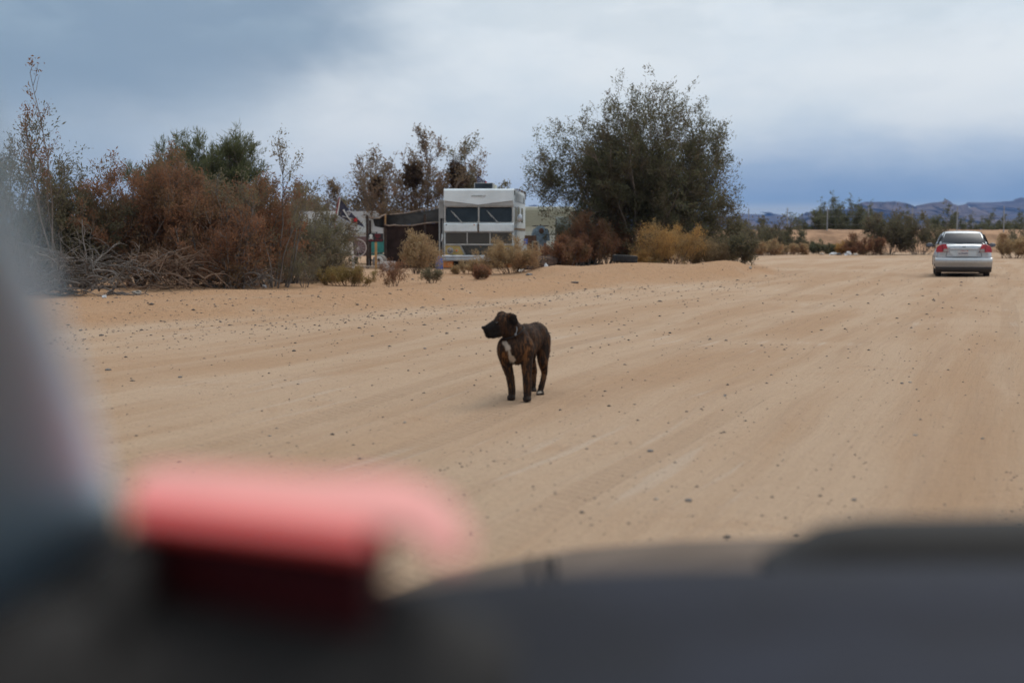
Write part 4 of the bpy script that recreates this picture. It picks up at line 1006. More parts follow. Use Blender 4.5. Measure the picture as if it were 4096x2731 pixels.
# things right of the motorhome
o_ = spot(2162, 52); sh_ = thing('hanging_shirt', 'pale blue shirt hanging on a frame right of the motorhome', 'shirt', o_)
BLUE = mat('pale_blue_cotton', (.26, .34, .41), .85, var=.3, vscale=9)
b = MB(); z0 = 1.0
rings = []
for k, (hw, z) in enumerate(((.20, .72), (.21, .9), (.20, 1.15), (.22, 1.3), (.16, 1.42), (.06, 1.47))):
    rings.append([(hw * math.cos(a) * (1 + .06 * math.sin(5 * a + k)), .09 * math.sin(a), z) for a in [2 * math.pi * j / 14 for j in range(14)]])
b.loft(rings); tt = b.build('torso', BLUE, sh_)
for s_ in (-1, 1): b = MB(); b.tube([(s_ * .19, 0, 1.35), (s_ * .27, -.02, 1.15), (s_ * .28, -.03, .92)], [.07, .065, .06], 8); b.build('sleeve', BLUE, sh_)
b = MB(); b.tube([(0, .02, -.05), (0, .02, 1.52)], .025, 6); b.tube([(-.3, .02, 1.46), (.3, .02, 1.46)], .02, 6); b.build('stand', TIMBER, sh_)
b = MB(); b.ball((.03, -.1, 1.28), (.09, .05, .11), 10, 7); b.build('dark_pouch', mat('brown_pouch', (.12, .06, .04), .8), sh_)
o_ = spot(2122, 51); cab = thing('wooden_cabinet', 'brown wooden cabinet with a pale frame right of the motorhome', 'cabinet', o_)
b = MB(); b.box((0, .2, .55), (.42, .4, 1.15)); b.build('carcass', mat('brown_board', (.14, .075, .045), .8, var=.25), cab)
b = MB(); 
for x in (.07, .27): b.box((x, -.03, .5), (.04, .05, .8))
b.box((.17, -.03, .1), (.24, .05, .05)); b.box((.17, -.03, .9), (.24, .05, .05)); b.build('door_frame', mat('pale_paint', (.42, .38, .30), .7), cab)
b = MB(); b.box((.17, -.012, .5), (.17, .02, .76)); b.build('door_panel', TIMBER, cab)
b = MB(); b.box((0, 0, .3), (.12, .1, 1.05)); whole('white_upright_board', 'narrow white board standing by the motorhome rear corner', 'board', b, mat('board_white', (.55, .60, .62), .6), spot(2100, 49.4), bevel=.006)
b = MB(); b.tube([(0, 0, 0), (0, 0, .14)], .07, 10); b.tube([(0, 0, .14), (0, 0, .17)], .075, 10); o = whole('blue_can', 'small bright blue can on top of the white board', 'can', b, mat('blue_plastic', (0, 0, 0)), spot(2103, 49.4) + Vector((0, 0, .826)))
# green tarp
o_ = spot(2300, 56); tp = thing('green_tarpaulin', 'dark green tarpaulin tent behind the branches of the tall tree', 'tarpaulin', o_)
b = MB(); b.loft([[(x, y, z) for y, z in ((-1.2, -.05), (-1.1, 1.25), (-.5, 1.75), (.3, 1.85), (1.1, 1.3), (1.2, -.05))] for x in (-.75, -.3, .2, .8)], cap=True, smooth=True); b.build('sheet', mat('green_tarp', (.012, .032, .022), .6, var=.3, vscale=3), tp)
b = MB(); b.tube([(-.76, -1.12, 1.27), (.82, -1.12, 1.27)], .025, 6); b.build('ridge_pole', RUST, tp)

# ------------------------------------------------------------------ tyre and litter
tl = spot(2500, 42.2)
b = MB(); wheel_pts(b, .37, .22, .19); ty = b.build('tyre', RUBBER, None, tl + Vector((0, 0, .11)), (0, math.radians(90 + 3), .3)); tag(ty, 'worn black tyre lying flat on the sand mound', 'tyre')
tr_ = MB()
for k in range(36):
    a = 2 * math.pi * k / 36
    for x in (-.05, .05): tr_.box((x, .372 * math.cos(a), .372 * math.sin(a)), (.07, .035, .012), rx=a + math.pi / 2 if False else a - math.pi / 2)
tr_.build('tread', RUBBER, ty)
WPLASTIC = mat('white_litter', (.60, .62, .64), .7, var=.15)
def crumple(name, label, cat, loc, sz, mt, seed, flat=.5):
    r_ = random.Random(seed); bm = bmesh.new(); bmesh.ops.create_icosphere(bm, subdivisions=2, radius=1)
    for v in bm.verts:
        k = r_.uniform(.55, 1.15); v.co = Vector((v.co.x * sz[0] * k, v.co.y * sz[1] * k, max(v.co.z * sz[2] * k + sz[2] * .55, -.02)))
    me = bpy.data.meshes.new(name); bm.to_mesh(me); bm.free()
    o = link(name, me, mt, None, loc, (0, 0, r_.uniform(0, 6))); return tag(o, label, cat)
TANL = mat('dirty_paper', (.42, .38, .33), .85, var=.2); BLUEL = mat('blue_litter', (.03, .06, .12), .7)
for i, (nm, lab, cat, px, D, sz, mt) in enumerate((
    ('plastic_bag', 'white plastic bag under the dark bushes left of the tyre', 'bag', 2205, 43.0, (.16, .10, .09), WPLASTIC),
    ('plastic_bag', 'upright crumpled white bag beside the motorhome bush', 'bag', 2184, 45.5, (.07, .06, .16), WPLASTIC),
    ('paper_scrap', 'small white scrap below the upright bag', 'paper', 2177, 44, (.05, .04, .06), WPLASTIC),
    ('bleached_litter', 'long heap of bleached white litter on the bank', 'litter', 2085, 41.5, (.36, .12, .08), TANL),
    ('bottle_scrap', 'grey flattened scrap on the sand below the bleached litter', 'litter', 2120, 38.5, (.14, .06, .035), mat('grey_scrap', (.20, .20, .20), .7)),
    ('dead_twig_clump', 'dark clump of dead twigs lying on the sandy slope', 'twigs', 2300, 35.6, (.13, .07, .03), mat('dark_twigs', (.13, .105, .095), .9)),
    ('plastic_scrap', 'white rag under the end of the thicket', 'rag', 1055, 31, (.10, .06, .05), WPLASTIC),
    ('paper_scrap', 'grey-white paper at the foot of the dead branches', 'paper', 545, 26.3, (.17, .08, .06), TANL),
    ('paper_cup', 'white cup rim in the gravel below the dead branches', 'cup', 412, 25.0, (.055, .045, .035), WPLASTIC),
    ('blue_scrap', 'dark blue scrap on the sand just left of the tyre', 'litter', 2427, 44.5, (.05, .04, .06), BLUEL),
    ('rubbish_heap', 'white rubbish bag on the far road edge, left one', 'rubbish', 3335, 96.5, (.38, .2, .12), WPLASTIC),
    ('rubbish_heap', 'black rubbish bag between the white ones on the far road edge', 'rubbish', 3358, 96, (.42, .2, .10), BLACK),
    ('rubbish_heap', 'white rubbish bag on the far road edge, middle one', 'rubbish', 3393, 96, (.33, .2, .17), WPLASTIC),
    ('rubbish_heap', 'flat white rubbish on the far road edge, right one', 'rubbish', 3425, 96, (.45, .2, .09), TANL),
    ('rubbish_heap', 'small white scrap at the left end of the far roadside rubbish', 'rubbish', 3288, 97, (.3, .15, .07), TANL),
    ('paper_scrap', 'pale scrap at the tip of the sand mound', 'paper', 3003, 45, (.06, .05, .05), TANL),
    ('debris_heap', 'brown heap of boards and debris behind the straw bush', 'debris', 2160, 46.5, (.85, .35, .38), mat('brown_debris', (.085, .05, .035), .9, var=.5, vscale=9)),
)):
    crumple(nm, lab, cat, spot(px, D), sz, mt, 900 + i)

# ------------------------------------------------------------------ far fence
fo = spot(3475, 116); fo.z = 0
fn = thing('wire_fence', 'wire fence of tall thin posts along the top of the earth bank', 'fence', fo)
FP = mat('fence_steel', (.34, .35, .37), .6, metal=.3)
fx = []
for px, ty_ in ((2840, 838), (2995, 834), (3150, 832), (3310, 829), (3475, 829), (3650, 830), (3830, 826), (4017, 824), (4200, 822)):
    tp_ = at(px, ty_, 116); fx.append(tp_ - fo); b = MB(); b.tube([(tp_.x - fo.x, tp_.y - fo.y, 1.3), tp_ - fo], .042, 6); b.build('post', FP, fn)
for dz in (.1, .75, 1.4):
    b = MB(); b.tube([p_ - Vector((0, 0, dz)) for p_ in fx], .004, 4); b.build('wire', FP, fn)

# ------------------------------------------------------------------ silver sedan
def sedan():
    loc = at(3857, HOR, 44.6); loc.z = 0.0; loc.z = gz(loc.x, loc.y)
    car = thing('silver_sedan', 'dusty silver four-door sedan driving away with red tail lamps', 'car', loc, math.radians(-15.3))
    DUST = (.30, .23, .17)
    PAINT = mat('silver_paint', (.56, .60, .63), .33, metal=.55, coat=.4, dirt=(DUST, .12, .72, .25, .75))
    GL = mat('car_glass', (.030, .035, .045), .3, spec=.12)
    LOWER = mat('dusty_black', (.045, .038, .034), .85)
    # body: sections along the car (y: rear 0 -> front 4.4); x half width, z outline
    def sec(y, w, zb, zt, shoulder):
        h = zt - zb
        pts = [(w * .86, zb), (w * .97, zb + .06 * h), (w, zb + .22 * h), (w * 1.0, zb + .5 * h), (w * .985, zb + .68 * h), (w * shoulder, zb + .86 * h), (w * (shoulder - .06), zb + .955 * h), (w * (shoulder - .18), zt - .004), (w * .45, zt + .008)]
        return [(x, y, z) for x, z in pts] + [(-x, y, z) for x, z in pts[::-1]]
    S_ = [sec(.03, .66, .40, .88, .96), sec(.0, .76, .33, .93, .955), sec(.05, .815, .27, .985, .945), sec(.16, .838, .24, 1.01, .94), sec(.45, .852, .22, 1.025, .93), sec(.9, .857, .2, 1.02, .92), sec(1.5, .858, .18, .98, .93), sec(2.4, .858, .18, .96, .93), sec(3.0, .856, .18, .95, .93), sec(3.6, .85, .2, .89, .93), sec(4.1, .82, .22, .80, .93), sec(4.35, .74, .27, .70, .93), sec(4.42, .6, .34, .6, .94)]
    b = MB(); b.loft(S_); b.build('body', PAINT, car)
    # bumper
    b = MB()
    def bs(y0, w, z): return [(x, y0 + .10 * (abs(x) / w) ** 4, z) for x in np.linspace(-w, w, 17)]
    b.loft([bs(.12, .84, .235), bs(.00, .845, .25), bs(-.05, .85, .32), bs(-.075, .855, .40), bs(-.085, .856, .415), bs(-.105, .857, .43), bs(-.105, .857, .55), bs(-.085, .856, .59), bs(-.03, .85, .605), bs(.05, .84, .61)], cap=False, open_ring=True); b.build('bumper', PAINT, car)
    b = MB(); b.loft([bs(.10, .83, .15), bs(-.0, .835, .16), bs(-.06, .84, .24), bs(-.072, .845, .30), bs(-.02, .84, .33)], cap=False, open_ring=True); b.build('bumper_skirt', LOWER, car)
    # greenhouse
    def gs(y, wb, wt, zb, zt):
        pts = [(wb, zb), (wb * .985, zb + .10), (wt + (wb - wt) * .22, zb + (zt - zb) * .72), (wt + .02, zt - .07), (wt - .04, zt - .022), (wt - .18, zt - .002), (wt * .4, zt + .008)]
        return [(x, y, z) for x, z in pts] + [(-x, y, z) for x, z in pts[::-1]]
    G = [gs(.58, .70, .66, .98, 1.03), gs(.80, .735, .62, .98, 1.18), gs(1.06, .765, .60, .98, 1.345), gs(1.25, .785, .585, .97, 1.41), gs(1.6, .80, .585, .96, 1.432), gs(2.2, .80, .59, .95, 1.435), gs(2.65, .79, .60, .94, 1.40), gs(3.1, .765, .62, .92, 1.16), gs(3.45, .74, .66, .90, .95)]
    b = MB(); b.loft(G); b.build('cabin', PAINT, car)
    # rear window laid on the slope
    b = MB(); rw = []
    for k in range(7):
        t_ = k / 6; z = 1.055 + (1.365 - 1.055) * t_; y = .585 + (1.105 - .585) * t_ - .022 + .03 * math.sin(t_ * 3.14) * -1; w = .655 + (.535 - .655) * t_
        rw.append([(x, y + .05 * (abs(x) / .66) ** 2.5 , z + .012 * (1 - (x / w) ** 2)) for x in np.linspace(-w, w, 13)])
    b.loft(rw, cap=False, open_ring=True); b.build('rear_window', GL, car)
    for s_ in (-1, 1):
        b = MB(); b.loft([[(s_ * (x + .006), y, z) for y in (.85, 1.3, 1.62)] for x, z, yy in ((.795, .99, 0), (.72, 1.17, 0), (.645, 1.33, 0))], cap=False, open_ring=True); b.build('side_window', GL, car)
        b = MB(); b.loft([[(s_ * (x + .006), y, z) for y in (1.68, 2.1, 2.6)] for x, z in ((.80, .98), (.725, 1.17), (.652, 1.34))], cap=False, open_ring=True); b.build('side_window', GL, car)
        b = MB(); b.tube([(s_ * .56, 1.10, 1.405), (s_ * .62, .9, 1.24), (s_ * .665, .64, 1.06)], .012, 5); b.build('seam', GL, car)
        # mirror
        b = MB(); b.ball((s_ * .985, 2.55, .985), (.115, .07, .07), 14, 8); b.box((s_ * .86, 2.57, .95), (.1, .06, .05)); mr = b.build('door_mirror', mat('mirror_grey', (.10, .11, .13), .5), car)
        b = MB(); b.box((s_ * .99, 2.485, .985), (.17, .012, .09)); b.build('mirror_glass', mat('mirror_face', (.16, .18, .22), .15, metal=.6), mr)
        # tail lamp: red wedge, clear corner
        def yy(x, z): return -.012 + .055 * max(0, (abs(x) - .55) / .28) ** 2 + max(0, z - .9) * .28
        poly = [(.46, .785), (.53, 1.03), (.64, 1.025), (.745, .99), (.805, .935), (.83, .86), (.838, .775), (.70, .775)]
        b = MB(); n_ = len(poly)
        vs = [(s_ * x, yy(x, z) - .035, z) for x, z in poly] + [(s_ * x, yy(x, z) + .10, z) for x, z in poly]
        b.add(vs, [list(range(n_))[::-1], list(range(n_, 2 * n_))] + [(i, (i + 1) % n_, n_ + (i + 1) % n_, n_ + i) for i in range(n_)]); tlm = b.build('tail_lamp', REDL, car, bevel=.008)
        b = MB(); pl = [(.468, .79), (.495, .88), (.60, .877), (.618, .79)]
        vs = [(s_ * x, yy(x, z) - .042, z) for x, z in pl] + [(s_ * x, yy(x, z) - .01, z) for x, z in pl]
        b.add(vs, [(3, 2, 1, 0), (4, 5, 6, 7)] + [(i, (i + 1) % 4, 4 + (i + 1) % 4, 4 + i) for i in range(4)]); b.build('clear_lens', mat('clear_lens', (.36, .33, .32), .2), tlm)
        b = MB(); b.tube([(s_ * .625, yy(.63, .8) - .04, .80), (s_ * .66, yy(.64, 1.0) - .045, 1.005)], .006, 4); b.build('lamp_seam', BLACK, tlm)
        b = MB(); b.tube([(s_ * .50, -.02, .79), (s_ * .535, -.05, .66), (s_ * .50, -.06, .617), (0, -.065, .612)], .007, 4); b.build('boot_seam', BLACK, car)
        for y in (.95, 3.55):
            b = MB(); wheel_pts(b, .305, .195, .2); w = b.build('wheel', RUBBER, car, (s_ * .735, y, .30))
            b = MB(); b.tube([(s_ * .06, 0, 0), (s_ * .085, 0, 0)], [.205, .17], 18); b.build('rim', mat('steel_rim', (.30, .31, .32), .4, metal=.7), w)
            b = MB(); rg = [[(s_ * xx, y + .345 * math.cos(a), .31 + .335 * math.sin(a)) for a in np.linspace(0.0, math.pi, 13)] for xx in (.60, .862)]
            b.loft(rg, cap=False, open_ring=True); b.build('wheel_arch', LOWER, car)
    b = MB(); b.box((0, 2.2, .2), (1.4, 3.9, .12)); b.box((0, .16, .24), (1.36, .25, .14)); b.build('underbody', LOWER, car)
    b = MB(); b.tube([(-.45, -.02, .22), (-.45, .4, .24)], .03, 8); b.build('exhaust', RUST, car)
    # boot: chrome strip, plate recess, plate, emblem
    b = MB(); b.box((0, -.035, .885), (.86, .05, .042), bev=.012); b.build('boot_strip', mat('bright_silver', (.68, .72, .76), .25, metal=.6), car)
    b = MB(); b.prism([(-.42, .835), (.38, .835), (.38, .64), (-.30, .64), (-.42, .76)], -.015, .03); b.build('plate_recess', mat('recess_silver', (.60, .65, .68), .4, metal=.4), car, bevel=.008)
    b = MB(); b.box((-.025, -.03, .755), (.33, .014, .165)); pl = b.build('licence_plate', mat('plate_face', (.58, .57, .58), .5), car)
    text('plate_number', '6CHN693', .082, mat('plate_ink', (.02, .03, .10), .6), pl, (-.025, -.041, .735), (math.pi / 2, 0, 0), .002, .80, .08)
    text('plate_state', 'California', .04, mat('plate_red', (.45, .05, .05), .6), pl, (-.02, -.041, .815), (math.pi / 2, 0, 0), .001, 1.0, .2)
    b = MB(); b.box((.108, -.041, .815), (.03, .006, .026)); b.build('plate_sticker', mat('sticker_orange', (.60, .15, .04), .6), pl)
    b = MB(); stroke(b, (-.028, .918), (-.034, .968), .014, -.052); stroke(b, (.028, .918), (.034, .968), .014, -.052); stroke(b, (-.03, .942), (.03, .942), .012, -.0515); em = b.build('emblem', mat('emblem_dark', (.09, .10, .10), .3, metal=.5), car)
    b = MB(); b.ball((.455, -.035, .775), (.018, .012, .018), 10, 6); b.build('boot_lock', BLACK, car)
    text('boot_lettering', 'CIVIC', .05, mat('letter_grey', (.30, .32, .33), .4), car, (-.66, -.06, .70), (math.pi / 2, 0, -.12), .002)
    text('trim_lettering', 'LX', .05, mat('letter_grey', (0, 0, 0)), car, (.69, -.045, .715), (math.pi / 2, 0, .12), .002)
sedan()

# ------------------------------------------------------------------ dog
def dog():
    ox, oy = .14, 11.60
    base = MB()
    def chain(pts, rad, n=None):
        for a in range(len(pts) - 1):
            p0, p1 = Vector(pts[a]), Vector(pts[a + 1]); r0, r1 = [(q,) * 3 if not hasattr(q, '__len__') else q for q in (rad[a], rad[a + 1])]
            k = max(2, int((p1 - p0).length / .012))
            for i in range(k + 1):
                t_ = i / k; r_ = r0 + (r1 - r0) * t_ if not hasattr(r0, '__len__') else [r0[j] + (r1[j] - r0[j]) * t_ for j in range(3)]
                base.ball(p0.lerp(p1, t_), r_, 10, 7)
    # trunk
    chain([(-.105, -.245, .425), (-.095, -.16, .435), (-.04, -.0, .455), (.03, .14, .475), (.075, .24, .49)],
          [(.112, .09, .135), (.122, .11, .155), (.115, .12, .145), (.098, .11, .118), (.095, .095, .105)])
    base.ball((-.03, -.05, .50), (.09, .14, .105), 12, 8); base.ball((.06, .19, .52), (.085, .12, .085), 12, 8)
    base.ball((-.125, -.30, .425), (.075, .05, .085), 12, 8)           # prosternum
    base.ball((-.205, -.225, .41), (.058, .07, .10), 12, 8); base.ball((-.02, -.235, .41), (.06, .075, .105), 12, 8)   # shoulders
    # neck and head (turned to the left of the picture)
    chain([(-.10, -.21, .49), (-.125, -.245, .545), (-.165, -.265, .605)], [(.10, .095, .095), (.088, .085, .085), (.078, .075, .078)])
    base.ball((-.205, -.275, .632), (.082, .07, .075), 14, 10)         # skull
    base.ball((-.175, -.27, .655), (.06, .055, .05), 12, 8)
    base.ball((-.245, -.285, .60), (.062, .055, .055), 12, 8)          # cheek
    chain([(-.26, -.29, .605), (-.300, -.302, .587), (-.328, -.312, .574)], [(.057, .053, .053), (.049, .049, .047), (.042, .045, .043)])
    chain([(-.235, -.285, .560), (-.285, -.299, .546), (-.322, -.310, .541)], [.047, .042, .036])   # jaw, lip
    base.ball((-.362, -.323, .590), (.016, .022, .016), 8, 6)           # nose
    # ears: folded
    chain([(-.155, -.325, .685), (-.128, -.345, .675), (-.115, -.352, .64), (-.122, -.35, .612)], [(.026, .014, .026), (.03, .014, .028), (.026, .012, .026), (.014, .009, .014)])
    chain([(-.215, -.225, .70), (-.235, -.205, .695), (-.25, -.195, .668)], [(.026, .014, .018), (.026, .013, .02), (.018, .01, .018)])
    # forelegs
    chain([(-.20, -.225, .37), (-.182, -.20, .285), (-.158, -.185, .20), (-.145, -.18, .12), (-.140, -.178, .06), (-.142, -.185, .03)], [.058, .046, .036, .033, .031, .029])
    base.ball((-.146, -.205, .020), (.037, .048, .022), 12, 7); base.ball((-.020, -.302, .020), (.037, .048, .022), 12, 7)
    chain([(-.025, -.24, .37), (-.022, -.255, .28), (-.020, -.265, .20), (-.018, -.27, .12), (-.016, -.274, .06), (-.018, -.285, .03)], [.060, .047, .038, .036, .033, .030])
    for fx_, fy in ((-.146, -.205), (-.020, -.302), (.092, .135), (.036, .365)):
        for k in (-1.5, -.5, .5, 1.5): base.ball((fx_ + k * .016, fy - .040 + abs(k) * .006, .014), (.011, .018, .012), 8, 5)
    # hind legs
    chain([(.115, .225, .46), (.12, .20, .38), (.115, .155, .29), (.125, .215, .22), (.132, .245, .175), (.115, .20, .10), (.098, .175, .045)], [(.070, .095, .085), (.062, .085, .08), (.047, .052, .052), .034, .026, .025, .026])
    base.ball((.094, .150, .020), (.034, .045, .021), 12, 7)
    chain([(.03, .30, .46), (.015, .28, .38), (.01, .25, .29), (.035, .37, .22), (.05, .43, .175), (.042, .40, .10), (.038, .385, .045)], [(.065, .09, .085), (.058, .08, .075), (.046, .052, .052), .034, .026, .025, .026])
    base.ball((.036, .375, .020), (.034, .045, .021), 12, 7)
    chain([(.085, .325, .53), (.105, .38, .45), (.11, .40, .36), (.10, .40, .28)], [.03, .024, .018, .010])   # tail
    me0 = bpy.data.meshes.new('dograw'); me0.from_pydata(base.v, [], base.f); me0.update()
    tmp = bpy.data.objects.new('dograw', me0); COL.objects.link(tmp)
    rm = tmp.modifiers.new('r', 'REMESH'); rm.mode = 'VOXEL'; rm.voxel_size = .0065; rm.use_smooth_shade = True
    sm = tmp.modifiers.new('s', 'SMOOTH'); sm.factor = .5; sm.iterations = 7
    dg = bpy.context.evaluated_depsgraph_get()
    me = bpy.data.meshes.new_from_object(tmp.evaluated_get(dg)); bpy.data.objects.remove(tmp); bpy.data.meshes.remove(me0)
    me.name = 'dog'
    n = len(me.vertices); co = np.zeros(n * 3, np.float32); me.vertices.foreach_get('co', co); co = co.reshape(-1, 3)
    co = co + np.random.RandomState(1).normal(0, .0009, co.shape).astype(np.float32)
    me.vertices.foreach_set('co', co.ravel())
    x, y, z = co[:, 0], co[:, 1], co[:, 2]
    # own markings: R white, G black mask / ears, B unused
    def seg(ax, az_, bx, bz):
        t_ = np.clip(((x - ax) * (bx - ax) + (z - az_) * (bz - az_)) / ((bx - ax) ** 2 + (bz - az_) ** 2), 0, 1)
        return np.hypot(x - ax - t_ * (bx - ax), z - az_ - t_ * (bz - az_))
    wob = .004 * np.sin(z * 90 + x * 60) + .003 * np.sin(x * 210)
    d1 = np.minimum(np.minimum(seg(-.192, .462, -.175, .425) - .010, seg(-.175, .425, -.148, .365)), seg(-.148, .35, -.135, .33) - .012)
    white = (1 - sstep(d1 + wob, .004, .017)) * (y < -.24)
    toe = (1 - sstep(np.hypot(x - .085, y - .11), .012, .028)) * (z < .035)
    white = np.maximum(white, toe * .8)
    black = np.maximum(1 - sstep(np.hypot(x + .33, (z - .56)), .075, .13), 1 - sstep(np.hypot(np.hypot(x + .128, z - .65), y + .35), .03, .055))
    black = np.maximum(black, (1 - sstep(z, .02, .10)) * .7)
    orange = np.clip(np.exp(-((x + .01) / .07) ** 2 - ((z - .40) / .10) ** 2) + np.exp(-((x + .21) / .035) ** 2 - ((z - .36) / .09) ** 2) + .6 * np.exp(-((z - .18) / .09) ** 2) + .5 * np.exp(-((x - .16) / .05) ** 2 - ((z - .38) / .1) ** 2) + .55 * np.exp(-((x + .20) / .05) ** 2 - ((z - .67) / .03) ** 2), 0, 1)
    col = np.stack([white, black, orange, np.ones(n)], 1).astype(np.float32)
    ca = me.color_attributes.new('markings', 'FLOAT_COLOR', 'POINT'); ca.data.foreach_set('color', col.ravel())
    m = bpy.data.materials.new('brindle_coat'); m.use_nodes = True; t = m.node_tree; bs = t.nodes['Principled BSDF']
    bs.inputs['Roughness'].default_value = .75; bs.inputs['Specular IOR Level'].default_value = .12
    at_ = N(t, 'ShaderNodeAttribute'); at_.attribute_name = 'markings'; sp = N(t, 'ShaderNodeSeparateColor'); L(t, at_.outputs[0], sp.inputs[0])
    tcn = N(t, 'ShaderNodeTexCoord'); oc = tcn.outputs['Object']
    st = NOISE(t, MAPV(t, oc, (26, 20, 7), rot=(0, .5, .2)), 1.6, 4, .6, .8); fn_ = NOISE(t, oc, 120, 3, .7)
    f_ = M(t, 'MULTIPLY', RAMP(t, st, .40, .64), M(t, 'ADD', M(t, 'MULTIPLY', sp.outputs[2], .85), .22), clamp=True)
    c = MIX(t, f_, (.024, .016, .013), (.20, .088, .034))
    c = MIX(t, RAMP(t, fn_, .4, .8, 0, .30), c, (.045, .026, .017))
    c = MIX(t, M(t, 'MULTIPLY', sp.outputs[1], .9), c, (.011, .010, .010))
    c = MIX(t, sp.outputs[0], c, (.50, .42, .34))
    L(t, c, bs.inputs['Base Color'])
    bn = N(t, 'ShaderNodeBump'); bn.inputs['Strength'].default_value = .35; bn.inputs['Distance'].default_value = .006
    L(t, NOISE(t, MAPV(t, oc, (90, 90, 40)), 2.0, 3, .6), bn.inputs['Height']); L(t, bn.outputs[0], bs.inputs['Normal'])
    zg = gz(ox, oy)
    o = link('dog', me, m, None, (ox, oy, zg - .002)); tag(o, 'dark brindle dog with a white chest patch standing in the road', 'dog')
    # short coat
    r2 = np.random.RandomState(5); nf = 26000; pick = r2.randint(0, n, nf)
    no = np.zeros(n * 3, np.float32); me.vertex_normals.foreach_get('vector', no); no = no.reshape(-1, 3)[pick]; cp = co[pick] + r2.normal(0, .002, (nf, 3))
    fd = no * .45 + np.array([.05, .25, -.75]) + r2.normal(0, .22, (nf, 3)); fd -= no * np.minimum(0, (fd * no).sum(1, keepdims=True)) * 1.1; fd += no * .25
    fd /= np.linalg.norm(fd, axis=1, keepdims=True); sdv = np.cross(fd, no + r2.normal(0, .1, no.shape)); sdv /= np.linalg.norm(sdv, axis=1, keepdims=True) + 1e-9
    ln_ = r2.uniform(.006, .014, (nf, 1)) * np.where(co[pick][:, 2:3] < .06, .4, 1.0); base_p = cp - no * .001
    FV = np.stack([base_p - sdv * .0011, base_p + sdv * .0011, base_p + fd * ln_], 1).reshape(-1, 3)
    fme = np_mesh('coat', FV, np.arange(len(FV)).reshape(-1, 3)); fc_ = fme.color_attributes.new('markings', 'FLOAT_COLOR', 'POINT'); fc_.data.foreach_set('color', np.repeat(col[pick], 3, axis=0).ravel())
    fo_ = link('coat', fme, m, o); fo_['kind'] = 'stuff'
    b = MB()
    b.ball((-.262, -.342, .628), (.011, .009, .010), 10, 7); b.build('eye', mat('dog_eye', (.02, .012, .008), .08), o)
    b = MB(); b.ball((-.373, -.327, .592), (.010, .019, .013), 10, 7); b.build('nose', mat('dog_nose', (.010, .010, .010), .6, spec=.2), o)
    b = MB(); cc = Vector((-.128, -.248, .548)); ax_ = Vector((-.45, -.28, .85)).normalized(); a1 = ax_.cross(Vector((0, 1, 0))).normalized(); a2 = ax_.cross(a1)
    b.tube([cc + (a1 * .093 * math.cos(q) + a2 * .090 * math.sin(q)) for q in [2 * math.pi * k / 28 for k in range(28)]], .007, 6, closed=True); cl = b.build('collar', mat('dark_collar', (.03, .026, .026), .8, spec=.2), o)
    b = MB(); b.tube([(-.105, -.337, .600), (-.100, -.340, .575), (-.108, -.347, .548)], [.005, .006, .004], 6); b.ball((-.112, -.35, .538), (.010, .004, .012), 8, 6); b.build('tag', mat('tag_metal', (.20, .20, .21), .5, metal=.5), cl)
dog()

# ------------------------------------------------------------------ loose stones
def stone_mesh(seed):
    r_ = random.Random(seed); bm = bmesh.new(); bmesh.ops.create_icosphere(bm, subdivisions=1, radius=1)
    for v in bm.verts: v.co *= r_.uniform(.75, 1.15); v.co.z *= .62
    me = bpy.data.meshes.new('stone'); bm.to_mesh(me); bm.free(); return me
SM = [stone_mesh(k) for k in range(4)]
STM = [mat('stone_grey', (.19, .17, .155), .9, var=.35), mat('stone_dark', (.13, .11, .095), .9, var=.35), mat('stone_pale', (.36, .31, .26), .9, var=.2)]
for k in range(4): SM[k].materials.append(STM[[0, 1, 0, 2][k]])
big = [(2600, 1806, .028), (2240, 1640, .02), (2755, 2003, .028), (2625, 1997, .02), (3415, 2000, .02), (405, 1343, .045), (432, 1482, .05), (3640, 1530, .022), (3608, 1534, .025), (2680, 1332, .03), (2900, 1580, .018), (1620, 1690, .02), (1080, 1745, .018), (1440, 1835, .02), (3085, 1500, .02), (2490, 1350, .025), (2200, 1205, .05), (1490, 1345, .03), (1700, 1395, .03), (3660, 1742, .022), (720, 1510, .03), (1175, 1405, .04), (3930, 1755, .02), (2900, 1585, .022)]
for i, (px, py, r_) in enumerate(big):
    r_ *= .8
    p_ = ground_at(px, py); o = bpy.data.objects.new('stone', SM[i % 4]); COL.objects.link(o); o.location = (p_.x, p_.y, p_.z + r_ * .12); o.scale = (r_, r_ * .9, r_); o.rotation_euler = (0, 0, i * 1.3)
    tag(o, 'small loose stone lying on the sandy road', 'stone', 'loose stones on the sandy road')
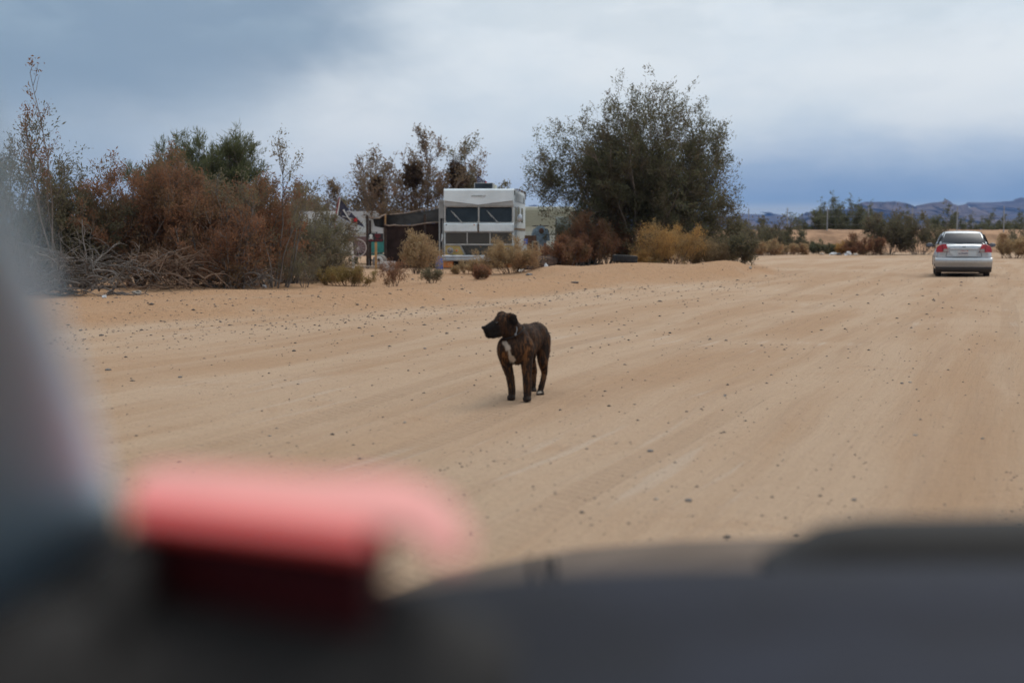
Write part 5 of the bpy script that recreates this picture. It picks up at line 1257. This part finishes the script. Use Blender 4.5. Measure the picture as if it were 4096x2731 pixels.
def gravel():
    r_ = np.random.RandomState(77); ic = [(0, 0, .7), (.9, .1, .1), (.2, .85, 0), (-.8, .3, .1), (-.4, -.8, 0), (.5, -.7, .1), (0, 0, -.4)]
    fc = [(0, 1, 2), (0, 2, 3), (0, 3, 4), (0, 4, 5), (0, 5, 1), (6, 2, 1), (6, 3, 2), (6, 4, 3), (6, 5, 4), (6, 1, 5)]
    n = 24000
    D = 6.0 * (60 / 6.0) ** r_.random_sample(n); px = r_.uniform(-300, 4400, n); x = (px - 2048) / F * D
    e = np.interp(x, EX, EY); d = D - e
    keep = (r_.random_sample(n) < np.clip(.16 + .9 * np.exp(-((d + 1.5) / 4.5) ** 2), 0, 1))
    x, D = x[keep], D[keep]; n = len(x); z = terrain(x, D)
    s = r_.lognormal(math.log(.0100), .45, n) * np.clip(D / 16, .6, 1.6)
    a = r_.uniform(0, 6.28, n); I = np.array(ic)
    R = I[None] * r_.uniform(.7, 1.25, (n, 7, 1))
    ca, sa = np.cos(a)[:, None], np.sin(a)[:, None]
    P = np.stack([R[..., 0] * ca - R[..., 1] * sa, R[..., 0] * sa + R[..., 1] * ca, R[..., 2] * .8], -1) * s[:, None, None] + np.stack([x, D, z + s * .03], -1)[:, None]
    Fc = (np.array(fc)[None] + (np.arange(n) * 7)[:, None, None]).reshape(-1, 3)
    m = leafmat('gravel_mix', (.085, .075, .07), (.27, .21, .165), (.16, .125, .10), trans=0.0, nscale=.6)
    o = link('gravel', np_mesh('gravel', P.reshape(-1, 3), Fc), m); tag(o, 'small dark gravel strewn along the sandy road edge', 'gravel', kind='stuff')
gravel()

# ------------------------------------------------------------------ the vehicle the photograph is taken from
def cabin():
    cv = thing('car_interior', 'blurred dark dashboard, pillar and bonnet of the car the picture is taken from', 'car', (0, .2, 0))
    o_ = Vector((0, .2, 0))
    DASH = mat('dash_plastic', (.0085, .0112, .0225), .75, spec=.2, var=.45, vscale=3.5, bump=.2, bscale=220)
    DASHB = mat('dash_black', (.014, .013, .013), .8, spec=.3)
    PIL = mat('pillar_trim', (.56, .76, .88), .6, spec=.4)
    HOODM = mat('dusty_bonnet', (.15, .115, .092), .9, spec=.1, var=.15, vscale=4)
    # dashboard top: silhouette given by its far edge, falling towards the viewer
    far = [(150, 2090, .90), (450, 2140, .91), (750, 2230, .93), (1150, 2310, .95), (1500, 2345, .98), (1800, 2300, 1.0), (2200, 2262, 1.02), (2700, 2240, 1.04), (3300, 2232, 1.05), (4100, 2228, 1.05), (4900, 2230, 1.03)]
    rings = []
    for px, py, D in far:
        p_ = at(px, py, D) - o_
        rings.append([p_ + Vector((0, dy, dz)) for dy, dz in ((.06, -.20), (.05, -.045), (.015, -.008), (-.02, .0), (-.07, .002), (-.12, -.001), (-.16, -.009), (-.20, -.011), (-.28, -.009), (-.36, -.012), (-.44, -.03), (-.47, -.07), (-.48, -.25))])
    b = MB(); b.loft(rings, cap=False, open_ring=True); b.build('dashboard', DASH, cv)
    # instrument hood, near and black
    rings = []
    for px, py, D in ((50, 2500, .56), (330, 2470, .60), (560, 2400, .66), (800, 2345, .68), (1150, 2345, .68), (1500, 2390, .66), (1800, 2480, .63), (2050, 2600, .60)):
        p_ = at(px, py, D) - o_
        rings.append([p_ + Vector((0, dy, dz)) for dy, dz in ((.10, -.10), (.07, -.02), (.03, .0), (-.03, -.006), (-.09, -.022), (-.12, -.05), (-.12, -.2))])
    b = MB(); b.loft(rings, cap=False, open_ring=True); b.build('instrument_hood', DASHB, cv)
    # windscreen pillar
    b = MB(); rings = []
    for px, py, D, w in ((620, 2900, .86, .21), (505, 2420, .80, .19), (400, 1950, .72, .165), (280, 1540, .64, .14), (140, 1150, .56, .12), (10, 800, .50, .105), (-180, 300, .45, .09), (-420, -400, .40, .08)):
        e_ = at(px, py, D) - o_
        rings.append([e_ + Vector((dx * w, dy * w, 0)) for dx, dy in ((0, .12), (-.06, -.10), (-.22, -.24), (-.5, -.32), (-.9, -.30), (-1.0, .3), (-.4, .45), (-.1, .35))])
    b.loft(rings, cap=True); b.build('windscreen_pillar', PIL, cv)
    # added black block standing in for shade at the pillar's foot
    rings = []
    for px, py, D in ((-350, 2560, .60), (0, 2420, .63), (260, 2320, .66), (440, 2170, .68), (575, 2065, .69), (650, 2130, .69), (680, 2420, .68)):
        p_ = at(px, py, D) - o_
        rings.append([p_ + Vector((0, dy, dz)) for dy, dz in ((.05, -.12), (.03, -.015), (.0, .0), (-.05, -.01), (-.09, -.04), (-.10, -.16))])
    b = MB(); b.loft(rings, cap=False, open_ring=True); b.build('pillar_foot_shade', DASHB, cv)
    # bonnet
    rings = []
    for D, zz in ((1.25, .0), (1.5, .012), (1.8, .018), (2.1, .012), (2.35, -.0), (2.48, -.035), (2.55, -.10)):
        row = []
        for px, py in ((900, 2560), (1250, 2440), (1500, 2350), (1750, 2265), (2000, 2205), (2300, 2150), (2700, 2118), (3200, 2104), (3800, 2100), (4500, 2100), (5200, 2125)):
            p_ = at(px, py, 2.35); k = D / 2.35
            row.append(Vector((p_.x, D, p_.z + zz - .02 + (2.35 - D) * .03)) - o_)
        rings.append(row)
    b = MB(); b.loft(rings, cap=False, open_ring=True); b.build('bonnet', HOODM, cv)
    # black cowl grille and wiper at the foot of the windscreen
    rings = []
    for px, py in ((3080, 2245), (3190, 2185), (3330, 2115), (3540, 2088), (4100, 2080), (4900, 2084)):
        p_ = at(px, py, 1.32) - o_
        rings.append([p_ + Vector((0, dy, dz)) for dy, dz in ((.10, -.06), (.05, -.006), (.0, .0), (-.06, -.004), (-.10, -.05), (-.11, -.12))])
    b = MB(); b.loft(rings, cap=False, open_ring=True); b.build('cowl', DASHB, cv)
    for px, tilt in ((2120, -.02), (2183, 0), (2235, .16)):  # three small dark studs ahead of the windscreen
        p_ = at(px, 2250, 1.9) - o_; b = MB(); b.tube([p_ + Vector((0, 0, -.04)), p_ + Vector((-tilt * .05, 0, .008))], [.006, .004], 6); b.build('dark_stud', BLACK, cv)
    # unseen roof and door tops, the roof added to shade the dash
    b = MB(); b.box((.35, -1.0, 1.68), (1.5, 2.3, .05)); b.build('roof_lining', mat('roof_cloth', (.30, .30, .29), .9), cv)
    b = MB(); b.box((-.42, -.6, .72), (.06, 2.0, .75)); b.box((1.12, -.4, .72), (.06, 2.4, .75)); b.build('door_panel', DASHB, cv)
    # windscreen pane
    b = MB(); A = Vector((-.55, .36, 1.66)); B = Vector((1.15, .36, 1.66)); C = Vector((1.3, 1.12, 1.02)); E = Vector((-.32, 1.12, 1.00))
    b.add([A - o_, B - o_, C - o_, E - o_], [(0, 1, 2, 3)])
    gm = bpy.data.materials.new('clear_pane'); gm.use_nodes = True; t = gm.node_tree; t.nodes.clear(); tb = N(t, 'ShaderNodeBsdfTransparent'); om = N(t, 'ShaderNodeOutputMaterial'); L(t, tb.outputs[0], om.inputs[0])
    b.build('windscreen', gm, cv)
cabin()
def wallet():
    z1 = 1.163
    o_ = atz(1000, 2090, z1); o_.z = 1.12
    w = thing('red_vinyl_folder', 'blurred red vinyl folder with a pale pink top lying on the dashboard', 'folder', o_)
    VIN = mat('red_vinyl', (.93, .33, .27), .4, spec=.6, coat=.1, var=.08, vscale=14); VSHADE = mat('shaded_red_vinyl', (.07, .008, .010), .7, spec=.2)  # one red painted pale as lit on top, dark as shaded in front
    def poly(pts, za, zb, mt, nm, bev=.004):
        q = [atz(px, py, z1) for px, py in pts]; n = len(q); b = MB()
        vs = [Vector((p_.x, p_.y, zb)) - o_ for p_ in q] + [Vector((p_.x, p_.y, za)) - o_ for p_ in q]
        b.add(vs, [list(range(n)), list(range(n, 2 * n))[::-1]] + [(i, (i + 1) % n, n + (i + 1) % n, n + i) for i in range(n)]); b.build(nm, mt, w, bevel=bev)
    poly([(560, 2075), (1480, 2180), (1560, 1950), (650, 1890)], 1.118, 1.158, VSHADE, 'pocket')
    poly([(520, 2085), (1490, 2195), (1492, 2110), (522, 2000)], 1.1595, 1.1655, mat('scarlet_vinyl', (.80, .07, .055), .45), 'front_edge', .002)
    poly([(523, 1998), (1493, 2108), (1640, 2120), (1760, 2225), (1840, 2235), (1880, 2150), (1800, 2000), (1640, 1920), (1450, 1905), (1300, 1915), (900, 1885), (620, 1875), (530, 1930)], 1.159, 1.165, VIN, 'cover', .002)
wallet()
